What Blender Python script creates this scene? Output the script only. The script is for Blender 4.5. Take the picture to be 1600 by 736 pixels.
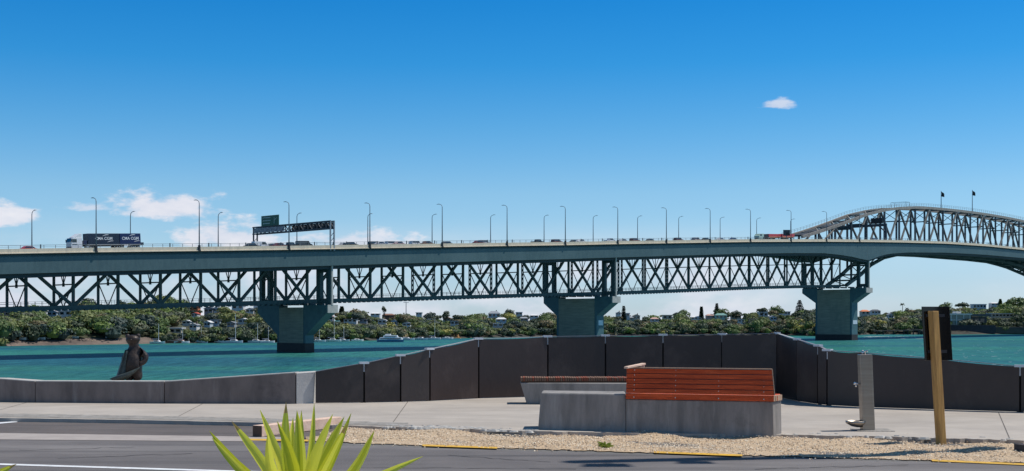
import bpy, math, random
import numpy as np
from mathutils import Vector, Matrix
random.seed(7); RNG = np.random.default_rng(7)
R = math.radians
for o in list(bpy.data.objects): bpy.data.objects.remove(o)
SC = bpy.context.scene; COL = SC.collection

# ------------------------------------------------------------------ camera
EYE = 1.6; F = 2000.0; HOR = 500.0
cam = bpy.data.cameras.new('camera'); camo = bpy.data.objects.new('camera', cam); COL.objects.link(camo)
camo.location = (0, 0, EYE); camo.rotation_euler = (R(90), 0, 0)
cam.lens = 45; cam.sensor_width = 36; cam.shift_y = 132/1600; cam.clip_start = .1; cam.clip_end = 60000
SC.camera = camo
# ------------------------------------------------------------------ sky, sun, exposure
SUN_EL, SUN_AZ = R(62), R(10.7)
sv = Vector((math.cos(SUN_EL)*math.cos(SUN_AZ), math.cos(SUN_EL)*math.sin(SUN_AZ), math.sin(SUN_EL)))
W = bpy.data.worlds.new('World'); SC.world = W; W.use_nodes = True
def build_world():
    nt = W.node_tree; N = nt.nodes; L = nt.links
    for n in list(N): N.remove(n)
    out = N.new('ShaderNodeOutputWorld'); bg = N.new('ShaderNodeBackground'); bg.inputs[1].default_value = .115
    sky = N.new('ShaderNodeTexSky'); sky.sky_type = 'NISHITA'; sky.sun_disc = False
    sky.sun_elevation = SUN_EL; sky.sun_rotation = R(90)-SUN_AZ
    sky.altitude = 0; sky.air_density = 1.0; sky.dust_density = .25; sky.ozone_density = 3.0
    # deeper polarised blue, as the photograph's sky
    gm = N.new('ShaderNodeGamma'); gm.inputs[1].default_value = 1.0
    hs = N.new('ShaderNodeHueSaturation'); hs.inputs['Saturation'].default_value = 1.22; hs.inputs['Value'].default_value = 1.0
    L.new(sky.outputs[0], gm.inputs[0]); L.new(gm.outputs[0], hs.inputs['Color'])
    tc = N.new('ShaderNodeTexCoord')
    sp = N.new('ShaderNodeSeparateXYZ'); L.new(tc.outputs['Generated'], sp.inputs[0])
    def M(op, a, b=None, c=None):
        m = N.new('ShaderNodeMath'); m.operation = op
        for i, v in enumerate((a, b, c)):
            if v is None: continue
            if isinstance(v, (int, float)): m.inputs[i].default_value = v
            else: L.new(v, m.inputs[i])
        return m.outputs[0]
    az = M('ARCTAN2', sp.outputs[0], sp.outputs[1]); el = M('ARCSINE', sp.outputs[2])
    mp = N.new('ShaderNodeMapping'); mp.inputs['Scale'].default_value = (1, 1, 2.4); L.new(tc.outputs['Generated'], mp.inputs[0])
    nz = N.new('ShaderNodeTexNoise'); nz.inputs['Scale'].default_value = 34; nz.inputs['Detail'].default_value = 7; nz.inputs['Roughness'].default_value = .6
    L.new(mp.outputs[0], nz.inputs[0])
    nb = N.new('ShaderNodeTexNoise'); nb.inputs['Scale'].default_value = 9; nb.inputs['Detail'].default_value = 6; nb.inputs['Roughness'].default_value = .55
    L.new(mp.outputs[0], nb.inputs[0])
    tot = None
    # clouds: azimuth, elevation (deg), half width, half height (deg), strength
    for a, e, w, h, s in [(-15.2, 4.75, 2.9, 1.0, 1.0), (-12.6, 3.55, 2.6, .95, .95), (-22.0, 4.2, 2.2, .75, .95), (11.65, 9.3, 1.0, .38, .75), (-18.2, 4.75, 1.2, .3, .7), (-7.0, 3.35, 3.4, .8, .85)]:
        dx = M('DIVIDE', M('SUBTRACT', az, R(a)), R(w)); dy = M('DIVIDE', M('SUBTRACT', el, R(e)), R(h)); dy = M('MAXIMUM', dy, M('MULTIPLY', dy, -1.9))
        d = M('SQRT', M('ADD', M('MULTIPLY', dx, dx), M('MULTIPLY', dy, dy)))
        v = M('ADD', M('SUBTRACT', 1.0, d), M('MULTIPLY', M('SUBTRACT', nz.outputs[0], .5), 2.6))
        mr = N.new('ShaderNodeMapRange'); mr.interpolation_type = 'SMOOTHSTEP'; mr.inputs['From Min'].default_value = 0.0; mr.inputs['From Max'].default_value = .62; mr.inputs['To Max'].default_value = s
        L.new(v, mr.inputs['Value']); r = mr.outputs[0]
        tot = r if tot is None else M('MAXIMUM', tot, r)
    # low cloud bank near the horizon: thick at left and middle, thin at right
    band = N.new('ShaderNodeMapRange'); band.interpolation_type = 'SMOOTHSTEP'; band.inputs['From Min'].default_value = R(4.7); band.inputs['From Max'].default_value = R(1.3); L.new(el, band.inputs['Value'])
    rt = N.new('ShaderNodeMapRange'); rt.interpolation_type = 'SMOOTHSTEP'; rt.inputs['From Min'].default_value = R(15); rt.inputs['From Max'].default_value = R(8); rt.inputs['To Min'].default_value = .18; L.new(az, rt.inputs['Value'])
    bn = N.new('ShaderNodeMapRange'); bn.interpolation_type = 'SMOOTHSTEP'; bn.inputs['From Min'].default_value = .36; bn.inputs['From Max'].default_value = .60; L.new(nb.outputs[0], bn.inputs['Value'])
    bk = M('MULTIPLY', M('MULTIPLY', band.outputs[0], bn.outputs[0]), M('MULTIPLY', rt.outputs[0], .92))
    tot = M('MAXIMUM', tot, bk)
    cc = N.new('ShaderNodeMixRGB'); cc.inputs[1].default_value = (4.6, 5.3, 6.7, 1); cc.inputs[2].default_value = (8.2, 8.0, 8.2, 1); L.new(nz.outputs[0], cc.inputs[0])
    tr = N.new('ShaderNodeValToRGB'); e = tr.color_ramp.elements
    pts_ = [(0, (.70, .93, 1.5)), (1.7, (.68, .87, 1.28)), (3.5, (.74, .91, 1.15)), (5.7, (.72, .935, 1.10)), (8.5, (.45, .87, 1.084)), (11.3, (.19, .79, 1.09)), (14, (.10, .73, 1.08)), (19, (.12, .72, 1.05)), (40, (.86, .78, .64)), (90, (.92, .80, .62))]  # overhead stops, above the view, are warmed to cut blue fill light
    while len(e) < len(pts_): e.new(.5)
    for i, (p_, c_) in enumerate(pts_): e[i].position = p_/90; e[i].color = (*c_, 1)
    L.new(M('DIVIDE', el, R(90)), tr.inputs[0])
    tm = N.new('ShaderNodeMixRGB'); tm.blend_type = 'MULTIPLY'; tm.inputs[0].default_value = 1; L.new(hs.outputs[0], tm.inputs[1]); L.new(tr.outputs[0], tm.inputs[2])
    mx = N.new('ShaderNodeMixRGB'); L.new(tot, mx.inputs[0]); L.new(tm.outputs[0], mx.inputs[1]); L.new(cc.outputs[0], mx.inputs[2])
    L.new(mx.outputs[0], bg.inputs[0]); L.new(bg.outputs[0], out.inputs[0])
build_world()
sl = bpy.data.lights.new('sun', 'SUN'); so = bpy.data.objects.new('sun', sl); COL.objects.link(so)
sl.energy = 4.2; sl.angle = R(.53); sl.color = (1, .965, .91); so.location = (30, 5, 60)
so.rotation_euler = (-sv).to_track_quat('-Z', 'Y').to_euler()
SC.view_settings.view_transform = 'Standard'; SC.view_settings.look = 'None'; SC.view_settings.exposure = 0; SC.view_settings.gamma = 1
SC.render.engine = 'CYCLES'

# ------------------------------------------------------------------ materials
MATS = {}
def mat(name, col, col2=None, scale=4., rough=.8, bump=0., bscale=None, metal=0., spec=.5, detail=6., stretch=(1, 1, 1), lo=.35, hi=.65):
    if name in MATS: return MATS[name]
    m = bpy.data.materials.new(name); m.use_nodes = True; MATS[name] = m
    nt = m.node_tree; N = nt.nodes; L = nt.links; b = N['Principled BSDF']
    b.inputs['Roughness'].default_value = rough; b.inputs['Metallic'].default_value = metal; b.inputs['Specular IOR Level'].default_value = spec
    b.inputs['Base Color'].default_value = (*col, 1)
    tc = N.new('ShaderNodeTexCoord'); mp = N.new('ShaderNodeMapping'); mp.inputs['Scale'].default_value = stretch; L.new(tc.outputs['Object'], mp.inputs[0])
    if col2 is None: col2 = tuple(c*.78 for c in col)
    n = N.new('ShaderNodeTexNoise'); n.inputs['Scale'].default_value = scale; n.inputs['Detail'].default_value = detail; n.inputs['Roughness'].default_value = .65
    L.new(mp.outputs[0], n.inputs[0])
    r = N.new('ShaderNodeValToRGB'); r.color_ramp.elements[0].position = lo; r.color_ramp.elements[1].position = hi
    r.color_ramp.elements[0].color = (*col2, 1); r.color_ramp.elements[1].color = (*col, 1)
    L.new(n.outputs[0], r.inputs[0]); L.new(r.outputs[0], b.inputs['Base Color'])
    if bump:
        n2 = N.new('ShaderNodeTexNoise'); n2.inputs['Scale'].default_value = bscale or scale*4; n2.inputs['Detail'].default_value = 4; L.new(mp.outputs[0], n2.inputs[0])
        bp = N.new('ShaderNodeBump'); bp.inputs['Strength'].default_value = bump; bp.inputs['Distance'].default_value = .02; L.new(n2.outputs[0], bp.inputs['Height']); L.new(bp.outputs[0], b.inputs['Normal'])
    return m
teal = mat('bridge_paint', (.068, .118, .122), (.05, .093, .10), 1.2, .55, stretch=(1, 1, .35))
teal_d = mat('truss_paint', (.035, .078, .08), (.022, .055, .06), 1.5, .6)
beige_st = mat('arch_paint', (.37, .325, .265), (.24, .215, .18), 1.2, .6)
parapet_m = mat('parapet_concrete', (.70, .59, .44), (.58, .49, .37), .9, .85, stretch=(1, 1, .5))
pier_c = mat('pier_concrete', (.31, .31, .235), (.21, .215, .165), .35, .9, stretch=(.6, .6, 6))
pier_t = mat('pier_paint', (.07, .155, .165), (.05, .115, .13), .5, .7)
pier_e = mat('pier_end_concrete', (.5, .48, .43), None, 1, .85)
pier_b = mat('tidal_band', (.035, .03, .028), (.02, .018, .018), 1, .7)
galv = mat('galvanised_steel', (.42, .45, .47), None, 8, .45, metal=.6)
pole_m = mat('lamp_pole_paint', (.16, .2, .23), None, 3, .5)
dark_m = mat('dark_fitting', (.03, .03, .035), None, 3, .6)
asph = mat('asphalt', (.155, .138, .132), (.115, .103, .10), 1.1, .9, .5, 90, lo=.3, hi=.7)
asph_r = mat('worn_asphalt', (.15, .125, .115), (.105, .09, .083), 1.4, .92, .8, 60, stretch=(.5, 2, 1))
path_m = mat('path_concrete', (.47, .415, .355), (.38, .335, .29), 1.3, .9, .4, 60, lo=.3, hi=.7)
rawc = mat('raw_concrete_edge', (.36, .33, .295), (.20, .185, .165), 5, .95, 1., 30)
strip_m = mat('concrete_strip', (.40, .35, .315), (.33, .285, .26), 3, .9, .3, 60)
white_p = mat('white_road_paint', (.8, .8, .8), (.6, .6, .6), 9, .7)
yellow_p = mat('yellow_road_paint', (.75, .42, .03), (.55, .33, .05), 9, .7)
gravel_m = mat('gravel_sheet', (.68, .50, .32), (.40, .30, .20), 25, .95, 1., 60)
wall_c = mat('barrier_concrete', (.23, .185, .165), (.135, .11, .10), 1.6, .85, .25, 40, stretch=(1.5, 1.5, .5))
bench_c = mat('bench_concrete', (.33, .30, .275), (.19, .175, .16), 1.8, .8, .2, 40, stretch=(2.2, 2.2, .45))
panel_ms = [mat('steel_panel_%s' % n, c, tuple(v*.75 for v in c), 1.5, .42, .1, 20, stretch=(1, 1, .5)) for n, c in (('dark', (.032, .021, .019)), ('brown', (.046, .030, .026)), ('grey', (.058, .042, .037)))]
rail_w = mat('worn_cap_steel', (.55, .53, .5), None, 6, .5, metal=.3)
wood_r = mat('red_stained_timber', (.74, .125, .038), (.46, .065, .02), 3, .6, .4, 20, stretch=(.6, 1, 9), spec=.2)
wood_e = mat('timber_end_grain', (.5, .33, .22), None, 12, .7)
wood_t = mat('sun_bleached_timber', (.78, .56, .43), (.60, .41, .31), 2, .8, .3, 12, stretch=(.6, 3, 3))
wood_p = mat('treated_pine', (.64, .36, .105), (.38, .20, .06), 3, .75, .5, 18, stretch=(7, 7, .6))
steel_b = mat('brushed_stainless', (.42, .36, .30), (.32, .27, .22), 2, .4, .05, 120, metal=.95, stretch=(.3, .3, 8))
chrome = mat('chrome', (.8, .8, .82), None, 3, .15, metal=1)
bronze = mat('bronze', (.062, .042, .032), (.022, .016, .014), 9, .5, .8, 12, metal=.3)
bronze_g = mat('verdigris_bronze', (.085, .10, .09), (.04, .055, .052), 9, .55, .4, 14, metal=.3)
soil = mat('soil', (.09, .065, .045), None, 4, .95, 1., 20)
def car_paint(n, c): return mat('paint_'+n, c, tuple(v*.92 for v in c), 2, .3, spec=.6)
glass_m = mat('dark_glass', (.02, .03, .035), (.015, .02, .025), 1, .08, spec=.8)
tyre_m = mat('rubber', (.02, .02, .02), None, 5, .9)

def layer(m, scale, stretch, c, lo, hi, amt=1., seed=0, coord='Object'):
    nt = m.node_tree; N = nt.nodes; L = nt.links; b = N['Principled BSDF']; src = b.inputs['Base Color'].links[0].from_socket
    tc = N.new('ShaderNodeTexCoord'); mp = N.new('ShaderNodeMapping'); mp.inputs['Scale'].default_value = stretch; mp.inputs['Location'].default_value = (seed*3.1, seed*1.7, seed*2.3); L.new(tc.outputs[coord], mp.inputs[0])
    n = N.new('ShaderNodeTexNoise'); n.inputs['Scale'].default_value = scale; n.inputs['Detail'].default_value = 7; n.inputs['Roughness'].default_value = .7; L.new(mp.outputs[0], n.inputs[0])
    mr = N.new('ShaderNodeMapRange'); mr.inputs['From Min'].default_value = lo; mr.inputs['From Max'].default_value = hi; mr.inputs['To Max'].default_value = amt; L.new(n.outputs[0], mr.inputs['Value'])
    mx = N.new('ShaderNodeMixRGB'); mx.inputs[2].default_value = (*c, 1); L.new(mr.outputs[0], mx.inputs[0]); L.new(src, mx.inputs[1]); L.new(mx.outputs[0], b.inputs['Base Color'])
layer(asph, .35, (.35, 1.6, 1), (.22, .20, .19), .48, .66, .85)
layer(asph, .9, (.12, 2.5, 1), (.065, .06, .06), .52, .70, .8, 2)
layer(asph, 28, (1, 1, 1), (.30, .28, .27), .62, .72, .5, 3)
layer(path_m, .5, (.6, 1.2, 1), (.31, .27, .23), .45, .68, .75, 1)
layer(path_m, 5, (.3, 2, 1), (.56, .52, .46), .58, .74, .5, 2)
layer(path_m, 60, (1, 1, 1), (.25, .23, .21), .62, .74, .5, 4)
layer(wall_c, 1.1, (2.5, 2.5, .35), (.33, .30, .28), .55, .72, .6, 1)
layer(wall_c, .9, (1, 1, 1), (.07, .06, .06), .6, .72, .7, 5)
layer(bench_c, 2.2, (3.2, 3.2, .3), (.46, .43, .39), .56, .74, .6, 1)
layer(bench_c, 1.6, (1, 1, 1.2), (.10, .09, .085), .6, .76, .6, 3)
for i_, pm_ in enumerate(panel_ms):
    layer(pm_, .8, (1, 1, .8), (.095, .072, .062), .54, .78, .8, i_)
    layer(pm_, 14, (1, 1, .25), (.12, .11, .10), .66, .78, .5, i_+4)
layer(teal, .5, (1, 1, .12), (.13, .10, .07), .60, .80, .35, 1)
layer(teal, .08, (1, 1, .6), (.09, .145, .15), .48, .66, .6, 2)
layer(teal_d, .6, (1, 1, .3), (.08, .06, .045), .60, .78, .4, 1)
layer(beige_st, .5, (1, 1, 1), (.16, .13, .11), .50, .68, .7, 1)
layer(parapet_m, .6, (1, 1, .2), (.34, .30, .25), .55, .75, .6, 1)
layer(pier_c, .25, (1, 1, .25), (.16, .17, .14), .5, .7, .6, 3)
layer(wood_r, 1.3, (1, 1, 3), (.35, .06, .02), .5, .7, .6, 1)
layer(wood_r, 2.1, (1, 1, 2), (.8, .24, .09), .6, .75, .4, 5)
def glossy_black():
    m = bpy.data.materials.new('glossy_black'); m.use_nodes = True; b = m.node_tree.nodes['Principled BSDF']
    b.inputs['Base Color'].default_value = (.008, .007, .007, 1); b.inputs['Roughness'].default_value = .12; return m
gloss_b = glossy_black()
def leaf_mat(name, c, c2, trans=.25, rough=.55):
    m = mat(name, c, c2, .35, rough, detail=3)
    nt = m.node_tree; N = nt.nodes; L = nt.links; b = N['Principled BSDF']; out = N['Material Output']
    t = N.new('ShaderNodeBsdfTranslucent'); t.inputs[0].default_value = (*[min(1, v*1.3) for v in c], 1)
    mx = N.new('ShaderNodeMixShader'); mx.inputs[0].default_value = trans
    L.new(b.outputs[0], mx.inputs[1]); L.new(t.outputs[0], mx.inputs[2]); L.new(mx.outputs[0], out.inputs[0]); return m
def water_mat():
    m = bpy.data.materials.new('sea_water'); m.use_nodes = True; nt = m.node_tree; N = nt.nodes; L = nt.links
    for n in list(N): N.remove(n)
    out = N.new('ShaderNodeOutputMaterial'); df = N.new('ShaderNodeBsdfDiffuse'); gl = N.new('ShaderNodeBsdfGlossy'); mx = N.new('ShaderNodeMixShader')
    gl.inputs['Roughness'].default_value = .22; gl.inputs[0].default_value = (.75, .9, .95, 1); mx.inputs[0].default_value = .13
    ge = N.new('ShaderNodeNewGeometry')
    def noise(sc, st, det=5, ro=.6):
        mp = N.new('ShaderNodeMapping'); mp.inputs['Scale'].default_value = st; L.new(ge.outputs['Position'], mp.inputs[0])
        n = N.new('ShaderNodeTexNoise'); n.inputs['Scale'].default_value = sc; n.inputs['Detail'].default_value = det; n.inputs['Roughness'].default_value = ro; L.new(mp.outputs[0], n.inputs[0]); return n.outputs[0]
    n1 = noise(.016, (.22, 1.2, 1), 6, .62); r = N.new('ShaderNodeValToRGB'); e = r.color_ramp.elements
    e[0].position = .36; e[0].color = (.018, .102, .135, 1); e[1].position = .64; e[1].color = (.032, .175, .130, 1)
    L.new(n1, r.inputs[0])
    n3 = noise(.5, (1, .14, 1), 9, .78); r3 = N.new('ShaderNodeValToRGB'); r3.color_ramp.elements[0].position = .3; r3.color_ramp.elements[0].color = (.45, .5, .6, 1); r3.color_ramp.elements[1].position = .7; r3.color_ramp.elements[1].color = (1.5, 1.4, 1.35, 1); L.new(n3, r3.inputs[0])
    mu = N.new('ShaderNodeMixRGB'); mu.blend_type = 'MULTIPLY'; mu.inputs[0].default_value = 1; L.new(r.outputs[0], mu.inputs[1]); L.new(r3.outputs[0], mu.inputs[2])
    # whitecaps
    n4 = noise(.16, (1, .8, 1), 8, .75); r4 = N.new('ShaderNodeValToRGB'); r4.color_ramp.elements[0].position = .70; r4.color_ramp.elements[0].color = (0, 0, 0, 1); r4.color_ramp.elements[1].position = .76; r4.color_ramp.elements[1].color = (.8, .8, .8, 1); L.new(n4, r4.inputs[0])
    mw = N.new('ShaderNodeMixRGB'); mw.inputs[2].default_value = (.6, .72, .72, 1); L.new(r4.outputs[0], mw.inputs[0]); L.new(mu.outputs[0], mw.inputs[1]); L.new(mw.outputs[0], df.inputs[0])
    n2 = noise(.5, (1, .4, 1), 6, .65); bp = N.new('ShaderNodeBump'); bp.inputs['Strength'].default_value = .9; bp.inputs['Distance'].default_value = .6; L.new(n2, bp.inputs['Height'])
    L.new(bp.outputs[0], gl.inputs['Normal']); L.new(bp.outputs[0], df.inputs['Normal'])
    L.new(df.outputs[0], mx.inputs[1]); L.new(gl.outputs[0], mx.inputs[2]); L.new(mx.outputs[0], out.inputs[0]); return m

# ------------------------------------------------------------------ helpers
class MB:
    def __init__(s): s.v = []; s.f = []; s.m = []
    def add(s, vs, fs, mi=0):
        n = len(s.v); s.v += [tuple(v) for v in vs]; s.f += [tuple(i+n for i in f) for f in fs]; s.m += [mi]*len(fs); return s
    def hexa(s, p, mi=0):   # 8 points: bottom 4 ccw, top 4 ccw
        return s.add(p, [(3, 2, 1, 0), (4, 5, 6, 7), (0, 1, 5, 4), (1, 2, 6, 5), (2, 3, 7, 6), (3, 0, 4, 7)], mi)
    def box(s, x0, x1, y0, y1, z0, z1, mi=0):
        return s.hexa([(x0, y0, z0), (x1, y0, z0), (x1, y1, z0), (x0, y1, z0), (x0, y0, z1), (x1, y0, z1), (x1, y1, z1), (x0, y1, z1)], mi)
    def beam(s, a, b, w, h, up=(0, 0, 1), mi=0):
        a, b = Vector(a), Vector(b); d = (b-a).normalized(); u = Vector(up)
        if abs(d.dot(u)) > .98: u = Vector((.7, .7, 0))
        x = d.cross(u).normalized(); z = x.cross(d).normalized(); x *= w/2; z *= h/2
        return s.hexa([a-x-z, a+x-z, b+x-z, b-x-z, a-x+z, a+x+z, b+x+z, b-x+z], mi)
    def tube(s, pts, rs, n=8, mi=0, caps=True):
        pts = [Vector(p) for p in pts]; k = len(pts)
        if isinstance(rs, (int, float)): rs = [rs]*k
        vs = []; ref = None
        for i, p in enumerate(pts):
            d = (pts[min(i+1, k-1)]-pts[max(i-1, 0)]).normalized()
            u = Vector((0, 0, 1)) if abs(d.z) < .9 else Vector((1, 0, 0))
            if ref is not None: u = ref
            x = d.cross(u).normalized(); y = d.cross(x).normalized(); ref = x.cross(d).normalized() if False else u
            for j in range(n):
                a = 2*math.pi*j/n; vs.append(p+(x*math.cos(a)+y*math.sin(a))*rs[i])
        fs = []
        for i in range(k-1):
            for j in range(n): fs.append((i*n+j, i*n+(j+1) % n, (i+1)*n+(j+1) % n, (i+1)*n+j))
        if caps: fs += [tuple(range(n))[::-1], tuple(range((k-1)*n, k*n))]
        return s.add(vs, fs, mi)
    def prism(s, poly, z0, z1, mi=0, top=None):
        n = len(poly); t = top or poly
        z0s = z0 if hasattr(z0, '__len__') else [z0]*n; z1s = z1 if hasattr(z1, '__len__') else [z1]*n
        vs = [(x, y, z0s[i]) for i, (x, y) in enumerate(poly)]+[(x, y, z1s[i]) for i, (x, y) in enumerate(t)]
        return s.add(vs, [tuple(range(n))[::-1], tuple(range(n, 2*n))]+[(i, (i+1) % n, n+(i+1) % n, n+i) for i in range(n)], mi)
ORG = {}
def tag(o, label=None, cat=None, group=None, kind=None):
    if label: o['label'] = label
    if cat: o['category'] = cat
    if group: o['group'] = group
    if kind: o['kind'] = kind
    return o
def empty(name, loc, label=None, cat=None, group=None, rz=0):
    o = bpy.data.objects.new(name, None); COL.objects.link(o); o.location = loc; o.rotation_euler.z = rz; o.empty_display_size = .3
    ORG[o] = Vector(loc); return tag(o, label, cat, group)
def build(mb, name, m, parent=None, bev=0, smooth=False, org=None):
    """link one mesh; vertices are world coordinates, stored relative to the thing's base"""
    ms = m if isinstance(m, (list, tuple)) else [m]
    og = ORG.get(parent, Vector((0, 0, 0))) if org is None else Vector(org)
    me = bpy.data.meshes.new(name); me.from_pydata([tuple(Vector(v)-og) for v in mb.v], [], mb.f)
    for x in ms: me.materials.append(x)
    me.polygons.foreach_set('material_index', mb.m)
    if smooth: me.polygons.foreach_set('use_smooth', [True]*len(me.polygons))
    me.update(); o = bpy.data.objects.new(name, me); COL.objects.link(o)
    if parent: o.parent = parent; ORG[o] = og
    else: o.location = og; ORG[o] = og
    if bev:
        b = o.modifiers.new('bevel', 'BEVEL'); b.width = bev; b.segments = 2; b.limit_method = 'ANGLE'
    return o
def copy_tree(o, parent=None):
    c = o.copy(); COL.objects.link(c); c.parent = parent
    for ch in list(o.children): copy_tree(ch, c)
    return c
def remat(o, old, new):
    for ob in [o]+list(o.children_recursive):
        for sl_ in ob.material_slots:
            if sl_.material == old: sl_.link = 'OBJECT'; sl_.material = new
def P(px, py, Y): return Vector(((px-800)/F*Y, Y, EYE+(HOR-py)/F*Y))
def G(px, py, z=0.):                       # ground point seen at a pixel
    Y = (EYE-z)*F/(py-HOR); return Vector(((px-800)/F*Y, Y, z))
WZ = -7.6
def interp(x, pts): return float(np.interp(x, [p[0] for p in pts], [p[1] for p in pts]))

# ================================================================== WATER AND LAND
w = MB(); w.add([(-9000, 20, WZ), (9000, 20, WZ), (9000, 20000, WZ), (-9000, 20000, WZ)], [(0, 1, 2, 3)])
tag(build(w, 'water', water_mat()), kind='structure')
w = MB(); w.add([(-14, -30, -.06), (60, -30, -.06), (60, 30.0, -.06), (-70, 30.0, -.06), (-70, -30, -.06)], [(0, 1, 2, 3, 4)])
w = MB(); w.add([(-70, -30, -.07), (70, -30, -.07), (70, 29, -.07), (-70, 29, -.07), (70, 42, WZ-1), (-70, 42, WZ-1)], [(0, 1, 2, 3), (3, 2, 4, 5)])
tag(build(w, 'ground', mat('shore_ground', (.16, .15, .14), None, .8, .95, .8, 6)), kind='structure')

rv = random.Random(3)
def sheet(name, pts, z, m, thick=None):
    b = MB()
    if thick: b.prism([(p.x, p.y) for p in pts], z-thick, z)
    else: b.add([(p.x, p.y, z) for p in pts], [tuple(range(len(pts)))])
    return tag(build(b, name, m), kind='structure')
# road: everything nearer than the path and the gravel
ZR = -.06
sheet('road', [Vector((-60, -28, 0)), Vector((60, -28, 0)), G(2600, 742, ZR), G(1600, 726, ZR), G(1080, 713, ZR), G(700, 701, ZR), G(540, 696, ZR), G(380, 689, ZR), G(0, 686, ZR), G(-1500, 672, ZR)], ZR, asph)
sheet('concrete_strip', [G(-1500, 672, ZR), G(0, 687, ZR), G(385, 690, ZR), G(470, 690, ZR), G(470, 684, ZR), G(385, 682.5, ZR), G(0, 677, ZR), G(-1500, 662, ZR)], ZR+.004, strip_m)
sheet('parking_bay', [G(-1500, 666, ZR), G(0, 678, ZR), G(385, 683.5, ZR), G(520, 686, ZR), G(545, 664, ZR), G(400, 657, ZR), G(0, 650, ZR), G(-1500, 640, ZR)], ZR+.001, asph_r)
b = MB()
for (xa, ya, xb, yb) in ((560, 731, 900, 733), (90, 716, 300, 709), (1180, 733, 1420, 727), (700, 712, 860, 722), (30, 704, 210, 699)):
    pts_ = [G(xa+(xb-xa)*k/14, ya+(yb-ya)*k/14+rv.uniform(-.7, .7), ZR) for k in range(15)]
    for k in range(14):
        p0, p1 = pts_[k], pts_[k+1]; d_ = (p1-p0).normalized(); n_ = Vector((-d_.y, d_.x, 0))*rv.uniform(.004, .014)
        b.add([(*(p0-n_).xy, ZR+.003), (*(p1-n_).xy, ZR+.003), (*(p1+n_).xy, ZR+.003), (*(p0+n_).xy, ZR+.003)], [(0, 1, 2, 3)])
tag(build(b, 'road_crack', mat('crack_tar', (.05, .047, .047), None, 5, .9)), kind='structure')
# path (raised concrete slab with a broken edge)
edge = [(-1500, 636), (0, 653.0), (200, 656), (400, 660), (540, 665), (700, 669), (840, 674), (1010, 677), (1222, 679), (1420, 683), (1600, 688), (2600, 700)]
pe = []; x = -1500
while x <= 2600:
    y = interp(x, edge); pe.append(G(x, y+(rv.uniform(-.6, .6) if x > 500 else rv.uniform(-.15, .15)), 0)); x += 9 if x > -60 and x < 1700 else 120
back = [G(2600, 612, 0), G(1600, 600, 0), G(-700, 600, 0), G(-1500, 600, 0)]
back = [Vector((55, 29, 0)), Vector((-55, 29, 0))]
sheet('footpath', pe+back, 0., path_m, .12)
# rough raw strip on the left side of the path edge, and broken lip by the gravel
b = MB()
xs = np.arange(-300, 640, 7); top = [G(x, interp(x, edge)-6.5+rv.uniform(-.5, .5), 0) for x in xs]; bot = [G(x, interp(x, edge)-1.3+rv.uniform(-.2, .2), 0) for x in xs]
for i in range(len(xs)-1): b.add([(*bot[i].xy, .004), (*bot[i+1].xy, .004), (*top[i+1].xy, .004), (*top[i].xy, .004)], [(0, 1, 2, 3)])
tag(build(b, 'path_edge_strip', rawc), kind='structure')
b = MB()
for i in range(110):
    px = rv.choice([rv.uniform(640, 840), rv.uniform(1222, 1640), rv.uniform(600, 760)]); q = G(px, interp(px, edge)-rv.uniform(-.8, 3.2), 0); r = rv.uniform(.01, .06)
    a0 = rv.random()*6; n = 6; poly = [(q.x+math.cos(a0+k*1.047)*r*rv.uniform(.7, 1.5)*1.7, q.y+math.sin(a0+k*1.047)*r*rv.uniform(.6, 1.2)) for k in range(n)]
    b.prism(poly, -.02, rv.uniform(.002, .012), top=[(q.x+(x_-q.x)*.6, q.y+(y_-q.y)*.6) for x_, y_ in poly])
tag(build(b, 'broken_concrete_rubble', mat('pale_rubble', (.6, .57, .52), (.4, .38, .35), 12, .95)), 'pale broken concrete scraps along the lip between path and gravel', kind='stuff')
b = MB()
for px_t, px_b in ((1560, 1578), (1010, 1004), (640, 610), (330, 268), (60, -40)):
    p0, p1 = G(px_t, 624 if px_t < 700 else (644 if px_t > 1300 else 632), 0), G(px_b, interp(px_b, edge)-1, 0); d_ = (p1-p0).normalized(); n_ = Vector((-d_.y, d_.x, 0))*.007
    b.add([(*(p0-n_).xy, .003), (*(p0+n_).xy, .003), (*(p1+n_).xy, .003), (*(p1-n_).xy, .003)], [(0, 1, 2, 3)])
tag(build(b, 'path_joint', mat('joint_dark', (.14, .125, .11), None, 5, .95)), kind='structure')
# painted markings
b = MB()
for a, c in (((-1500, 700), (0, 724.5)), ((0, 724.5), (345, 735)), ((345, 735), (700, 745))):
    p0, p1, p2, p3 = G(*a, ZR), G(*c, ZR), G(c[0], c[1]+2.4, ZR), G(a[0], a[1]+2.4, ZR)
    b.add([(*p.xy, ZR+.004) for p in (p3, p2, p1, p0)], [(0, 1, 2, 3)])
p = [G(-90, 667, ZR), G(27, 658.4, ZR), G(27, 660, ZR), G(-90, 671, ZR)]
b.add([(*q.xy, ZR+.006) for q in p[::-1]], [(0, 1, 2, 3)])
tag(build(b, 'white_road_line', white_p), kind='structure')
b = MB()
for a, c in (((385, 686.2), (482, 688)), ((660, 695.3), (777, 699.3)), ((1022, 706), (1160, 711.3)), ((1456, 719), (1640, 727)), ((1900, 738), (2200, 748))):
    p0, p1, p2, p3 = G(*a, ZR), G(*c, ZR), G(c[0], c[1]+2.6, ZR), G(a[0], a[1]+2.6, ZR)
    b.add([(*p.xy, ZR+.009) for p in (p3, p2, p1, p0)], [(0, 1, 2, 3)])
tag(build(b, 'yellow_road_line', yellow_p), kind='structure')
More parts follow.
